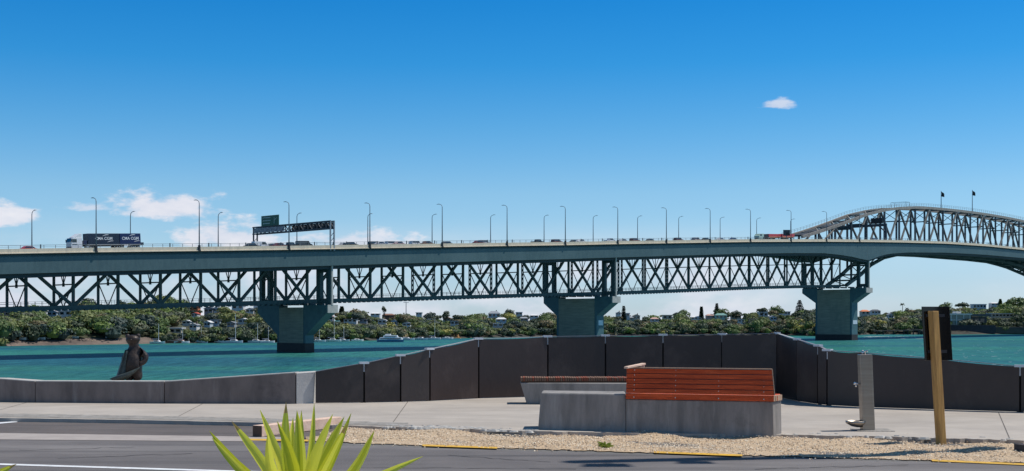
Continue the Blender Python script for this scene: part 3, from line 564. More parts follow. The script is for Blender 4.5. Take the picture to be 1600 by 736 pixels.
# ================================================================== STATUE behind the barrier
def skin_mesh(name, joints, edges, m, parent, org, sub=2):
    me = bpy.data.meshes.new(name); me.from_pydata([tuple(Vector(j[0])-org) for j in joints], edges, []); me.materials.append(m)
    o = bpy.data.objects.new(name, me); COL.objects.link(o); o.parent = parent; ORG[o] = org
    sk = o.modifiers.new('skin', 'SKIN'); sk.use_smooth_shade = True
    for i, j in enumerate(joints):
        r = j[1]; rr = r if hasattr(r, '__len__') else (r, r); me.skin_vertices[0].data[i].radius = rr; me.skin_vertices[0].data[i].use_root = (i == 0)
    sb = o.modifiers.new('sub', 'SUBSURF'); sb.levels = sub; sb.render_levels = sub; return o
def statue():
    Y = 28.; U = Y/F          # metres per picture pixel there
    def S_(px, py, d=0): p = P(px, py, Y); p.y += d; return p
    base = S_(206, 597); t = empty('statue', base, 'small bronze statue of a cloaked figure with a long canoe shape, behind the barrier', 'statue')
    J = [(S_(207, 574), .13), (S_(209, 562), .2), (S_(210, 550), (.205, .17)), (S_(210, 542.5), .10), (S_(209, 538), (.10, .10)), (S_(208, 534), (.15, .15)), (S_(208, 530), (.175, .17)),
         (S_(202, 584), .13), (S_(201, 596), .13), (S_(213, 584), .13), (S_(216, 596), .13),
         (S_(220, 548), .085), (S_(229, 558), .075), (S_(226, 566, -.04), .065), (S_(219, 569, -.1), .05),
         (S_(200, 548), .085), (S_(194, 560), .065), (S_(194, 574, -.06), .05), (S_(196, 578, -.1), .045), (S_(208, 526), (.15, .145)), (S_(208, 523), (.08, .08))]
    E_ = [(0, 1), (1, 2), (2, 3), (3, 4), (4, 5), (5, 6), (0, 7), (7, 8), (0, 9), (9, 10), (2, 11), (11, 12), (12, 13), (13, 14), (2, 15), (15, 16), (16, 17), (17, 18), (6, 19), (19, 20)]
    skin_mesh('figure', J, E_, bronze, t, base)
    for px, py, rx in ((199.5, 525.5, 1), (216, 525, 1)):                # hair knots
        b = MB(); c = S_(px, py); b.tube([c+Vector((0, 0, -.045)), c+Vector((0, 0, -.02)), c+Vector((0, 0, .03)), c+Vector((0, 0, .05))], [.03, .05, .045, .02], 10); build(b, 'hair_knot', bronze, t, smooth=True)
    for dx in (-1, 1):
        b = MB(); c = S_(208+dx*4, 529, -.125); b.tube([c, c+Vector((0, .03, 0))], .018, 8); build(b, 'eye', mat('dark_bronze', (.03, .02, .02), None, 5, .5), t)
    b = MB(); c = S_(208, 531.5, -.15); b.tube([c+Vector((0, 0, .03)), c, c+Vector((0, .02, -.02))], [.01, .022, .012], 8); build(b, 'nose', bronze, t, smooth=True)
    # cloak falling to the left
    b = MB(); top = [S_(203, 545, .08), S_(198, 549, -.03)]; rows = 9; vs = []
    for i in range(rows+1):
        u = i/rows; cx = 201-u*8; hw = 3.5+u*8.5; yy = 547+u*46
        for k in range(9):
            v = k/8*2-1; vs.append(S_(cx+v*hw*.95, yy+1.5*math.sin(k*1.7), -.05-.10*(1-v*v)+.03*math.sin(k*2.3+u)))
    b.add(vs, [(i*9+k, i*9+k+1, (i+1)*9+k+1, (i+1)*9+k) for i in range(rows) for k in range(8)]); o = build(b, 'cloak', bronze_g, t, smooth=True); sd = o.modifiers.new('t', 'SOLIDIFY'); sd.thickness = .02
    # pointed canoe shape held diagonally
    b = MB(); n = 14; pts_ = []; rs = []
    a, c = S_(178, 591, -.28), S_(223, 575, -.22)
    vs = []
    for i in range(n+1):
        u = i/n; p = a.lerp(c, u)+Vector((0, 0, -.05*math.sin(math.pi*u)+.02*u)); hh = .008+.105*math.sin(math.pi*min(1, u*1.0))**.8*(1-.35*u); ww = .01+.07*math.sin(math.pi*u)
        vs += [p+Vector((0, -ww, hh*.25)), p+Vector((0, 0, -hh)), p+Vector((0, ww, hh*.25)), p+Vector((0, 0, hh*.55))]
    b.add(vs, [(i*4+j, i*4+(j+1) % 4, (i+1)*4+(j+1) % 4, (i+1)*4+j) for i in range(n) for j in range(4)]+[(3, 2, 1, 0), (n*4, n*4+1, n*4+2, n*4+3)]); build(b, 'canoe', bronze_g, t, smooth=True)
    b = MB(); c = base; poly = [(c.x+math.cos(k*.785)*.42*(1+.2*math.sin(k*3)), c.y+math.sin(k*.785)*.35) for k in range(8)]; b.prism(poly, -.2, c.z+.004, top=[(c.x+(x-c.x)*.8, c.y+(y-c.y)*.8) for x, y in poly]); build(b, 'rock_plinth', mat('dark_rock', (.1, .095, .09), None, 6, .9, 1., 12), t)
statue()

# ================================================================== BRIDGE
X0, Y0, UX, UY = -98.7615, 303.7975, .69123, .722635
VX, VY = -UY, UX
BANG = math.atan2(UY, UX)
def B(s, t, z): return Vector((X0+UX*s+VX*t, Y0+UY*s+VY*t, z))
ZD = [(-160, 10.6), (-80, 14.85), (-23.2, 17.5), (0, 18.77), (28.2, 20.16), (55.8, 21.56), (84.1, 23.1), (112.3, 24.6), (140.2, 26.1), (168.1, 27.54), (195.7, 29.08), (223.7, 30.57), (251.4, 32.06), (278.8, 33.5), (311.1, 35.0), (336.3, 36.15), (377.2, 37.8), (404, 38.8), (453.5, 40.35), (498.2, 41.0), (547.7, 41.0), (600, 40.2), (700, 37.0), (900, 29)]
ZT = [(-160, -1.6), (-80, 1.2), (-17.3, 4.1), (1, 4.66), (25, 5.35), (48.3, 6.03), (72, 6.9), (95, 7.65), (121, 8.5), (146.5, 9.4), (172, 10.2), (198, 10.98), (227, 12.0), (255.4, 13.1), (284, 14.3), (312, 15.4), (344, 16.4), (385, 17.4)]
def zd(s): return interp(s, ZD)
def zt(s): return interp(s, ZT)
DB = [(-200, 5.6), (311, 5.75), (336, 6.0), (349, 6.7), (360, 7.6), (368, 8.6), (374, 9.2), (377, 9.0), (385, 7.5), (394, 6.4), (413, 5.7), (453, 5.5), (590, 5.6), (620, 6.5), (650, 9), (680, 6), (900, 5.6)]
def db(s): return interp(s, DB)
S0, S1 = -95, 780
bridge = empty('bridge', B(0, 17, WZ), 'long teal steel road bridge on concrete piers, truss spans rising to an arched main span', 'bridge')
def sweep(name, secs, ss, m, parent=bridge, mi=None):
    """secs(s) -> list of (t, z) around the section"""
    b = MB(); rows = [[B(s, t, z) for t, z in secs(s)] for s in ss]; n = len(rows[0])
    for r in rows: b.v += [tuple(p) for p in r]
    for i in range(len(rows)-1):
        for j in range(n):
            b.f.append((i*n+j, i*n+(j+1) % n, (i+1)*n+(j+1) % n, (i+1)*n+j)); b.m.append(0 if mi is None else mi[j])
    b.f += [tuple(range(n)), tuple(range((len(rows)-1)*n, len(rows)*n))[::-1]]; b.m += [0, 0]
    return build(b, name, m, parent)
ss = [S0]+list(np.arange(-90, S1, 10.))+[S1]
ss = sorted(set([round(x, 1) for x in ss]+[round(x, 1) for x in np.arange(336, 420, 4.)]+[374.]))
sweep('box_girder', lambda s: [(.8, zd(s)-1.25), (.35, zd(s)-1.9), (.35, zd(s)-db(s)), (7.6, zd(s)-db(s)), (8.0, zd(s)-1.25)], ss, teal)
sweep('soffit_shade_band', lambda s: [(1.3, zd(s)-db(s)+.2), (1.3, zd(s)-db(s)-.95), (7.3, zd(s)-db(s)-.95), (7.3, zd(s)-db(s)+.2)], ss, mat('soffit_shade', (.02, .04, .045), (.014, .03, .033), 1, .7))  # dark inset band: the shade under the girder put into its colour
sweep('box_girder', lambda s: [(28, zd(s)-1.25), (28, zd(s)-db(s)-.4), (35.5, zd(s)-db(s)), (35.65, zd(s)-1.25)], ss, teal)
sweep('road_deck', lambda s: [(.5, zd(s)-1.2), (8.5, zd(s)-1.2), (8.5, zd(s)-2.2), (27.5, zd(s)-2.2), (27.5, zd(s)-1.2), (35.5, zd(s)-1.2), (35.5, zd(s)-.45), (.5, zd(s)-.45)], ss, mat('bridge_asphalt', (.06, .06, .06), None, .5, .9))
for t0, t1 in ((0, .42), (35.58, 36)):
    sweep('parapet', lambda s: [(t0 if t0 > 1 else -.25, zd(s)-1.12), (t1, zd(s)-1.12), (t1, zd(s)), (t0, zd(s)), (t0, zd(s)-.9), (t0 if t0 > 1 else -.25, zd(s)-.95)], ss, parapet_m)
# top rail on the parapet, with posts
for tt in (.2, 35.8):
    b = MB()
    for i in range(len(ss)-1):
        b.beam(B(ss[i], tt, zd(ss[i])+.78), B(ss[i+1], tt, zd(ss[i+1])+.78), .09, .09); b.beam(B(ss[i], tt, zd(ss[i])+.4), B(ss[i+1], tt, zd(ss[i+1])+.4), .05, .05)
    s = S0+1
    while s < 640: b.beam(B(s, tt, zd(s)), B(s, tt, zd(s)+.78), .09, .09); s += 2.8
    s = S0+3
    while s < 640: b.beam(B(s, tt, zd(s)), B(s, tt, zd(s)+.95), .2, .22, mi=1); s += 5.6*2
    build(b, 'guard_rail', [mat('rail_paint', (.2, .22, .23), None, 1, .6), mat('rail_post_paint', (.08, .1, .11), None, 1, .6)], bridge)
# piers -------------------------------------------------------------
def pier(s0, w_, tw, ts, zc, sign=True, cap_t=(1, 34)):
    root = MB(); a, c = ts; ca, cb = tw; zb = zc-2.1; zk = zb-(a-ca)*.62
    def blk(t0, t1, z0, z1, d=0., t0b=None, t1b=None):
        t0b = t0 if t0b is None else t0b; t1b = t1 if t1b is None else t1b
        b = MB(); b.hexa([B(s0-d, t0b, z0), B(s0+w_+d, t0b, z0), B(s0+w_+d, t1b, z0), B(s0-d, t1b, z0), B(s0-d, t0, z1), B(s0+w_+d, t0, z1), B(s0+w_+d, t1, z1), B(s0-d, t1, z1)]); return b
    p = build(blk(a+1.0, c-1.0, WZ-3, zc-.6, .08), 'pier_shaft', pier_c, bridge)
    build(blk(a, a+.98, WZ+2.6, zc, 0), 'shaft_edge', pier_t, p); build(blk(c-.98, c, WZ+2.6, zc), 'shaft_edge', pier_t, p)
    build(blk(a-.05, c+.05, WZ-3, WZ+2.6, .12), 'tidal_band', pier_b, p)
    # hammerhead wings
    for (o, i) in ((ca, a), (cb, c)):
        b = MB(); poly = [(o, zc), (i, zc), (i, zk-.3), (o, zb)]
        vs = [B(s0, t, z) for t, z in poly]+[B(s0+w_, t, z) for t, z in poly]
        b.add(vs, [(0, 1, 2, 3), (7, 6, 5, 4), (0, 4, 5, 1), (1, 5, 6, 2), (2, 6, 7, 3), (3, 7, 4, 0)]); build(b, 'pier_wing', pier_t, p)
    b = MB(); b.hexa([B(s0-.03, ca-.35, zb-.1), B(s0+w_+.5, ca-.35, zb-.1), B(s0+w_+.5, ca-.001, zb-.1), B(s0-.03, ca-.001, zb-.1), B(s0-.03, ca-.35, zc+.05), B(s0+w_+.5, ca-.35, zc+.05), B(s0+w_+.5, ca-.001, zc+.05), B(s0-.03, ca-.001, zc+.05)]); build(b, 'wing_end', pier_e, p)
    b = MB()     # bearing blocks under the truss
    for t in np.linspace(ca+1, cb-1, 9): b.beam(B(s0+.4, t, zc+.3), B(s0+w_-.4, t, zc+.3), .9, .6)
    build(b, 'bearing', teal_d, p)
    if sign:
        b = MB(); zz = WZ+8.2; b.hexa([B(s0+.9, a-.12, zz-.9), B(s0+w_-.5, a-.12, zz-.9), B(s0+w_-.5, a-.02, zz-.9), B(s0+.9, a-.02, zz-.9), B(s0+.9, a-.12, zz+.9), B(s0+w_-.5, a-.12, zz+.9), B(s0+w_-.5, a-.02, zz+.9), B(s0+.9, a-.02, zz+.9)]); build(b, 'marker_panel', mat('marker_white', (.6, .68, .72), None, 1, .6), p)
    # steel posts carrying the box girders
    for tpos in (2.2, 6.3, 30, 34):
        b = MB(); b.beam(B(s0+w_/2, tpos, zc), B(s0+w_/2, tpos, zd(s0)-db(s0)-.3), 1.3, 1.3, up=(UX, UY, 0)); build(b, 'girder_post', teal_d, p)
    b = MB(); b.beam(B(s0+w_/2, 1.1, zc), B(s0+w_/2, 1.1, zd(s0)-db(s0)), .5, .5, up=(UX, UY, 0)); build(b, 'sunlit_post_strip', pier_e, p)  # pale strip standing in for the sunlit end face of the post
    for z in (zc+1.2, zd(s0)-db(s0)-1.1):
        for q in ((2.2, 6.3), (30, 34)):
            b = MB(); b.beam(B(s0+w_/2, q[0], z), B(s0+w_/2, q[1], z), 1.1, 1.3); build(b, 'portal_beam', teal_d, p)
pier(70.0, 3.0, (1.3, 34.3), (11.2, 24.5), zt(71.5)-1.1)
pier(194.5, 3.9, (1.3, 33.4), (8.2, 27), zt(196)-1.1)
pier(374.2, 5.2, (1.3, 33.8), (8.2, 26.8), zt(377)-1.1)
pier(650.0, 5.2, (1.3, 33.8), (8.2, 26.8), 16.3)
pier(-52, 3.0, (1.3, 34.3), (11.2, 24.5), zt(-51)-1.1, False)
# truss spans below the deck ---------------------------------------
nodes = [1.0+12.0*k for k in range(-8, 7)]+[83.4, 95.3, 108.3, 121.1, 133.8, 146.6, 159.3, 172.1, 185.0, 198.2]+[212.6, 226.9, 241.2, 255.5, 269.8, 284.1, 298.5, 312.8, 327.1, 341.4, 356, 372]
nodes[14] = 72.0
def ztop(s): return zd(s)-3.2
def bd(s): return 1.0
ctop = {}
for tp in (13., 23.):
    b = MB()
    for i in range(len(nodes)-1):
        b.beam(B(nodes[i], tp, zt(nodes[i])-.0), B(nodes[i+1], tp, zt(nodes[i+1])-.0), .8, 1.05)
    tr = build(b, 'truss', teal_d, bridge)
    b = MB()
    for i in range(len(nodes)-1):
        b.beam(B(nodes[i], tp, ztop(nodes[i])), B(nodes[i+1], tp, ztop(nodes[i+1])), .8, 1.0)
    build(b, 'top_chord', teal_d, tr)
    for i, s in enumerate(nodes):
        b = MB(); th = .62 if tp == 13. else .5
        if 195 < s or s > 100 and i % 2 == 0:     # laced verticals farther along
            e = .34
            for sg in (-1, 1): b.beam(B(s+sg*e, tp, zt(s)+.4), B(s+sg*e, tp, ztop(s)), .3, .22, up=(UX, UY, 0))
            z = zt(s)+.7; k = 0
            while z < ztop(s)-1: b.beam(B(s-e, tp, z), B(s+e, tp, z+.9), .12, .5, up=(VX, VY, 0)); z += 1.5; k += 1
        else: b.beam(B(s, tp, zt(s)+.4), B(s, tp, ztop(s)), .6, th, up=(UX, UY, 0))
        build(b, 'vertical_member', teal_d, tr)
    for i in range(len(nodes)-1):
        od = (i % 2 == 1) if i >= 25 else (i % 2 == 0); low = nodes[i] if od else nodes[i+1]; hi_ = nodes[i+1] if od else nodes[i]
        b = MB(); b.beam(B(low, tp, zt(low)+.3), B(hi_, tp, ztop(hi_)-.3), .62, .72); build(b, 'diagonal_member', teal_d, tr)
for i, s in enumerate(nodes):               # sway frames between the two trusses
    zm = zt(s)+(zd(s)-5.7-zt(s))*.67; b = MB()
    b.beam(B(s, 13.4, zm), B(s, 22.6, zm), .22, .32); b.beam(B(s, 18, zm), B(s, 18, ztop(s)), .2, .2, up=(UX, UY, 0))
    b.beam(B(s, 18, zm), B(s, 15.2, ztop(s)), .18, .18); b.beam(B(s, 18, zm), B(s, 20.8, ztop(s)), .18, .18)
    b.beam(B(s, 17.8, zm-.05), B(s, 18.2, zm-.05), .5, .9)
    b.beam(B(s, 13.3, zm), B(s, 17.8, zt(s)+.3), .2, .2); b.beam(B(s, 22.7, zm), B(s, 18.2, zt(s)+.3), .2, .2)
    b.beam(B(s, 13, zt(s)), B(s, 23, zt(s)), .5, .7); b.beam(B(s, 8, ztop(s)+.6), B(s, 28, ztop(s)+.6), .6, 1.5)
    build(b, 'sway_frame', teal_d, bridge)
b = MB()                                      # lateral bracing
for i in range(len(nodes)-1): b.beam(B(nodes[i], 13 if i % 2 else 23, zt(nodes[i])-.2), B(nodes[i+1], 23 if i % 2 else 13, zt(nodes[i+1])-.2), .35, .3)
build(b, 'lateral_brace', teal_d, bridge)
b = MB()                                      # stringers under the roadway
for t in (14.5, 16.8, 19.2, 21.5):
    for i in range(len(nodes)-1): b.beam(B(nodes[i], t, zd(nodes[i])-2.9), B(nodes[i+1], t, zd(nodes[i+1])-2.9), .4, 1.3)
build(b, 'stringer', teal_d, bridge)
b = MB()                                      # maintenance walkway: toothed edge and hand rail
for tp in (12.2, 23.8):
    s = -90
    while s < 372:
        b.beam(B(s, tp, zt(s)+.55), B(s, tp, zt(s)+1.6), .07, .07); b.beam(B(s, tp, zt(s)-.62), B(s+.9, tp, zt(s+.9)-.62), .3, .3); s += 1.8
    for i in range(len(nodes)-1):
        for dz in (1.15, 1.6): b.beam(B(nodes[i], tp, zt(nodes[i])+dz), B(nodes[i+1], tp, zt(nodes[i+1])+dz), .06, .06)
build(b, 'walkway_rail', teal_d, bridge)

# main arched span --------------------------------------------------
TC = [(333, 36.9), (339.3, 37.87), (359.4, 41.9), (367.8, 43.9), (382.3, 47.4), (396.7, 51.0), (414.1, 54.1), (429, 56.0), (445.8, 57.4), (461.1, 58.1), (478, 58.5), (495, 58.8), (520, 59), (545, 58.8), (562, 58.5), (580, 58.0), (596, 57.2), (611, 56), (626, 54.1), (643, 51), (658, 47.4), (672, 43.9), (690, 40), (702, 37.9)]
BC = [(377.6, 17.41), (391.2, 22.74), (400.4, 27.4), (412.9, 31.2), (425, 33.0), (439, 34.1), (466.9, 34.6), (496.5, 34.6), (528, 34.6), (553.4, 34.2), (577, 32.4), (605, 28.4), (625, 24), (650, 17.4)]
mn = [339.3, 353.5, 367.8, 382.3, 396.7, 414.1, 429.0, 445.8, 461.1, 476.5, 492.7, 509, 525, 541, 557.5, 573, 589, 604, 619, 634, 649, 664, 680, 696]
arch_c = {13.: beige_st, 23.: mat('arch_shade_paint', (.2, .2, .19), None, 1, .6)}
for tp in (13., 23.):
    b = MB()
    for i in range(len(mn)-1): b.beam(B(mn[i], tp, interp(mn[i], TC)), B(mn[i+1], tp, interp(mn[i+1], TC)), 1.0, 1.25)
    ar = build(b, 'arch_truss', beige_st, bridge)
    bcn = [377.6, 384, 391.2, 400.4, 412.9, 425, 439, 453, 466.9, 482, 496.5, 512, 528, 541, 553.4, 567, 580, 593, 605, 618, 630, 650]; b = MB()
    for i in range(len(bcn)-1): b.beam(B(bcn[i], tp, interp(bcn[i], BC)), B(bcn[i+1], tp, interp(bcn[i+1], BC)), 1.1, 1.4)
    build(b, 'bottom_chord', teal_d, ar)
    for i, s in enumerate(mn[1:-1]):
        zb_ = interp(s, BC) if s > 377 and s < 650 else zd(s)-4; b = MB(); zt_ = interp(s, TC); e = .36
        for sg in (-1, 1): b.beam(B(s+sg*e, tp, zb_), B(s+sg*e, tp, zt_), .6, .32, up=(UX, UY, 0))
        z = zd(s); 
        while z < zt_-1: b.beam(B(s-e, tp, z), B(s+e, tp, z+.9), .14, .5, up=(VX, VY, 0)); z += 1.6
        build(b, 'vertical_member', mat('arch_vertical_paint', (.05, .07, .085), None, 1, .6), ar)
    for i in range(1, len(mn)-2):
        lo_, hi_ = (mn[i], mn[i+1]) if i % 2 else (mn[i+1], mn[i])
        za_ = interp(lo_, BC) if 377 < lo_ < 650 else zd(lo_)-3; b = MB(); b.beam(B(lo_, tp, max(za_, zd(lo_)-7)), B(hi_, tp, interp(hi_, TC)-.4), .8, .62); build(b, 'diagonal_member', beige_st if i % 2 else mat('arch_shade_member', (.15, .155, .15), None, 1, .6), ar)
for i, s in enumerate(mn[1:-1]):              # portal and sway bracing above the road
    z1 = interp(s, TC); 
    if z1 - zd(s) < 5: continue
    b = MB(); b.beam(B(s, 13.5, z1-.2), B(s, 22.5, z1-.2), .5, .8); zl = max(zd(s)+5, z1-(z1-zd(s))*.38)
    b.beam(B(s, 13.5, zl), B(s, 22.5, zl), .4, 1.3 if 380 < s < 400 else .5); b.beam(B(s, 13.5, zl), B(s, 22.5, z1-.3), .25, .25); b.beam(B(s, 22.5, zl), B(s, 13.5, z1-.3), .25, .25)
    build(b, 'portal_frame', teal_d, bridge)
b = MB()
for i in range(1, len(mn)-2):
    a0, a1 = mn[i], mn[i+1]; b.beam(B(a0, 13, interp(a0, TC)), B(a1, 23, interp(a1, TC)), .3, .3); b.beam(B(a0, 23, interp(a0, TC)), B(a1, 13, interp(a1, TC)), .3, .3)
build(b, 'top_lateral_brace', beige_st, bridge)
b = MB()                                      # cross beams and laterals below the main span
for i in range(len(bcn)-1):
    a0, a1 = bcn[i], bcn[i+1]; b.beam(B(a0, 13, interp(a0, BC)), B(a0, 23, interp(a0, BC)), .5, .7); b.beam(B(a0, 13, interp(a0, BC)), B(a1, 23, interp(a1, BC)), .3, .3)
    b.beam(B(a0, 8, zd(a0)-4.6), B(a0, 28, zd(a0)-4.6), .5, 1.8); b.beam(B(a0, 1.5, zd(a0)-db(a0)-.4), B(a0, 13, interp(a0, BC)), .4, .4)
build(b, 'floor_beam', teal_d, bridge)
b = MB()                                      # walkway hand rail on top of the arch
for tp in (12.6, 23.4):
    for i in range(len(mn)-1):
        for dz in (1.5, 2.1): b.beam(B(mn[i], tp, interp(mn[i], TC)+dz), B(mn[i+1], tp, interp(mn[i+1], TC)+dz), .08, .08)
    for s in np.arange(340, 696, 2.6): b.beam(B(s, tp, interp(s, TC)+.5), B(s, tp, interp(s, TC)+2.1), .07, .07)
build(b, 'summit_rail', mat('summit_rail_paint', (.28, .29, .28), None, 1, .6), bridge)
b = MB()
for q_ in (438, 442):
    for t_ in (14, 22): b.beam(B(q_, t_, 57.6), B(q_, t_, 59.8), .12, .12)
    b.beam(B(q_, 14, 59.8), B(q_, 22, 59.8), .12, .12)
for t_ in (14, 22): b.beam(B(438, t_, 59.8), B(442, t_, 59.8), .12, .12)
build(b, 'summit_platform', mat('platform_grey', (.2, .22, .24), None, 1, .6), bridge)
b = MB()
for a0, a1 in ((345, 352), (355, 362), (368, 374)): b.beam(B(a0, 18, interp(a0, TC)-.2), B(a1, 18, interp(a1, TC)-.2), 9.2, .7)
build(b, 'portal_plate', mat('plate_dark', (.03, .035, .04), None, 1, .6), bridge)
# flags
ordn = ['first', 'second', 'third', 'fourth', 'fifth', 'sixth', 'seventh', 'eighth', 'ninth', 'tenth', 'eleventh', 'twelfth', 'thirteenth', 'fourteenth', 'fifteenth', 'sixteenth', 'seventeenth', 'eighteenth', 'nineteenth', 'twentieth']
for s, hh, lb in ((474.5, 9.3, 'shorter flagpole with small black flag on the left of the arch summit'), (511.5, 12.0, 'taller flagpole with small black flag right of the arch summit')):
    q = B(s, 13, interp(s, TC)); t = empty('flagpole', q, lb, 'flagpole', 'flagpoles on top of the arch'); b = MB(); b.tube([q, q+Vector((0, 0, hh))], [.24, .13], 8); build(b, 'pole', pole_m, t)
    b = MB(); vs = []
    for i in range(8):
        for j in range(5):
            u, v = i/7, j/4; vs.append((q.x+.12+u*1.5+.1*math.sin(v*3), q.y+.22*math.sin(u*7), q.z+hh-.3-v*2.5*(1-.25*u)-u*1.1))
    b.add(vs, [(i*5+j, i*5+j+1, (i+1)*5+j+1, (i+1)*5+j) for i in range(7) for j in range(4)]); o = build(b, 'flag', mat('flag_black', (.02, .025, .03), None, 1, .8), t); sd = o.modifiers.new('t', 'SOLIDIFY'); sd.thickness = .03

# ------------------------------------------------------------------ lamp posts on the bridge
def lamp_proto(h, arm, col, name='lamp_post'):
    t = empty(name, (0, 0, 0)); b = MB(); b.tube([(0, 0, -.3), (0, 0, h*.5), (0, 0, h-1.0), (.12*arm, 0, h-.45), (.5*arm, 0, h-.12), (1.0*arm, 0, h)], [.17, .13, .10, .085, .075, .06], 8); build(b, 'pole', col, t, smooth=True)
    b = MB(); b.hexa([(arm*.9, -.16, h-.05), (arm*.9+1.0*(1 if arm > 0 else -1), -.16, h-.02), (arm*.9+1.0*(1 if arm > 0 else -1), .16, h-.02), (arm*.9, .16, h-.05), (arm*.9, -.12, h+.12), (arm*.9+.9*(1 if arm > 0 else -1), -.1, h+.08), (arm*.9+.9*(1 if arm > 0 else -1), .1, h+.08), (arm*.9, .12, h+.12)]); build(b, 'lamp_head', pole_m, t)
    b = MB(); b.tube([(0, 0, -1.0), (0, 0, .35)], .33, 8); b.box(-.3, .3, -.3, .3, -1.1, -.75); build(b, 'base_bracket', dark_m, t); return t
# local +x is turned so that the arm reaches over the roadway (towards +v)
pn_ = lamp_proto(11.9, 1.5, pole_m); pf_ = lamp_proto(11.0, 1.5, pole_m)
spn = [-28, 0, 28.2, 56, 84.2, 112.4, 140.5, 168.4, 196, 224, 251.5, 279, 309, 337.5, 366]
lm = ['beyond the left edge of the view', 'in front of the container truck', 'right of the container truck', 'left of the sign gantry legs', None]
first = True; ang = math.atan2(VY, VX)
for i, s in enumerate(spn):
    o = pn_ if first else copy_tree(pn_); first = False; o.location = B(s, -.12, zd(s)); o.rotation_euler.z = ang
    tag(o, 'taller lamp post with arm bending left, %s from the left along the near parapet' % ordn[i], 'lamp post', 'lamp posts along the near parapet')
first = True
for i, s in enumerate([0, 28, 56, 84, 112, 140, 168, 196, 224, 251.5, 279, 309, 337.5, 366]):
    o = pf_ if first else copy_tree(pf_); first = False; o.location = B(s+1.5, 35.9, zd(s)); o.rotation_euler.z = ang+math.pi
    tag(o, 'shorter lamp post with arm bending right, %s from the left along the far parapet' % ordn[i], 'lamp post', 'lamp posts along the far parapet')

# ------------------------------------------------------------------ sign gantry
GZT = zd(70)+6.7
def gantry():
    s = 70.2; t = empty('sign_gantry', B(s, 0, zd(s)), 'dark lattice gantry spanning all the lanes of the bridge with sign boards on it', 'sign gantry')
    z0 = zd(s)-.5; zt_ = GZT; gm = mat('gantry_steel', (.06, .075, .09), None, 2, .6); gl = mat('gantry_light_steel', (.3, .33, .36), None, 2, .6); zb_ = zt_-2.0
    for tt in (0.1, 36.6):
        for ds in (0, 1.3):
            b = MB(); b.beam(B(s+ds, tt, z0-1), B(s+ds, tt, zt_), .34, .34, up=(UX, UY, 0)); build(b, 'leg', gl if tt < 1 else gm, t)
        b = MB(); z = z0
        while z < zb_-1.5: b.beam(B(s, tt, z), B(s+1.3, tt, z+1.4), .12, .12); z += 1.4
        build(b, 'leg_brace', gm, t)
    b = MB()
    for ds in (0, 1.3):
        b.beam(B(s+ds, 0, zt_), B(s+ds, 37, zt_), .35, .35); b.beam(B(s+ds, 0, zb_), B(s+ds, 37, zb_), .35, .35); n = 18
        for k in range(n):
            a, c = 37*k/n, 37*(k+1)/n; b.beam(B(s+ds, a, zt_ if k % 2 else zb_), B(s+ds, c, zb_ if k % 2 else zt_), .16, .16); b.beam(B(s+ds, a, zb_), B(s+ds, a, zt_), .14, .14)
    for k in range(19): b.beam(B(s, 37*k/18, zt_), B(s+1.3, 37*k/18, zt_), .12, .12)
    build(b, 'truss_beam', gm, t)
    b = MB(); b.hexa([B(s+1.6, 1, zb_+.2), B(s+1.8, 1, zb_+.2), B(s+1.8, 20.0, zb_+.2), B(s+1.6, 20.0, zb_+.2), B(s+1.6, 1, zt_-.2), B(s+1.8, 1, zt_-.2), B(s+1.8, 20.0, zt_-.2), B(s+1.6, 20.0, zt_-.2)]); build(b, 'sign_back', mat('sign_back_dark', (.02, .022, .025), None, 1, .6), t)
    b = MB(); b.hexa([B(s-.5, 21, zb_+.25), B(s-.35, 21, zb_+.25), B(s-.35, 35.6, zb_+.25), B(s-.5, 35.6, zb_+.25), B(s-.5, 21, zt_-.35), B(s-.35, 21, zt_-.35), B(s-.35, 35.6, zt_-.35), B(s-.5, 35.6, zt_-.35)]); w1 = build(b, 'lattice_board', mat('pale_board', (.42, .42, .43), (.12, .12, .14), 1.8, .7), t)
    # green direction sign standing on top
    g0, g1, za, zz = 23.7, 32.2, zt_+.1, zt_+3.1; b = MB(); b.hexa([B(s-.35, g0, za), B(s-.15, g0, za), B(s-.15, g1, za), B(s-.35, g1, za), B(s-.35, g0, zz), B(s-.15, g0, zz), B(s-.15, g1, zz), B(s-.35, g1, zz)]); g = build(b, 'direction_sign', mat('sign_green', (.008, .10, .055), None, 1, .5), t)
    for k, (ta, tb) in enumerate(((27.6, 31.5), (27.9, 31.5), (28.3, 31.3))):
        z = zz-.6-.85*k; b = MB(); b.beam(B(s-.37, tb, z), B(s-.37, ta, z), .02, .05); x = tb
        while x > ta: l = rv.uniform(.28, .5); b.beam(B(s-.38, x, z), B(s-.38, x-l, z), .02, .26); x -= l+.13
        build(b, 'text_line', mat('sign_white', (.5, .6, .56), None, 1, .6), g)
    b = MB(); b.beam(B(s-.38, 25.8, za+.5), B(s-.38, 25.8, zz-.6), .02, .2, up=(VX, VY, 0)); b.beam(B(s-.39, 25.8, zz-1.6), B(s-.39, 24.6, zz-.8), .02, .18, up=(VX, VY, 0)); build(b, 'arrow', MATS['sign_white'], g)
gantry()
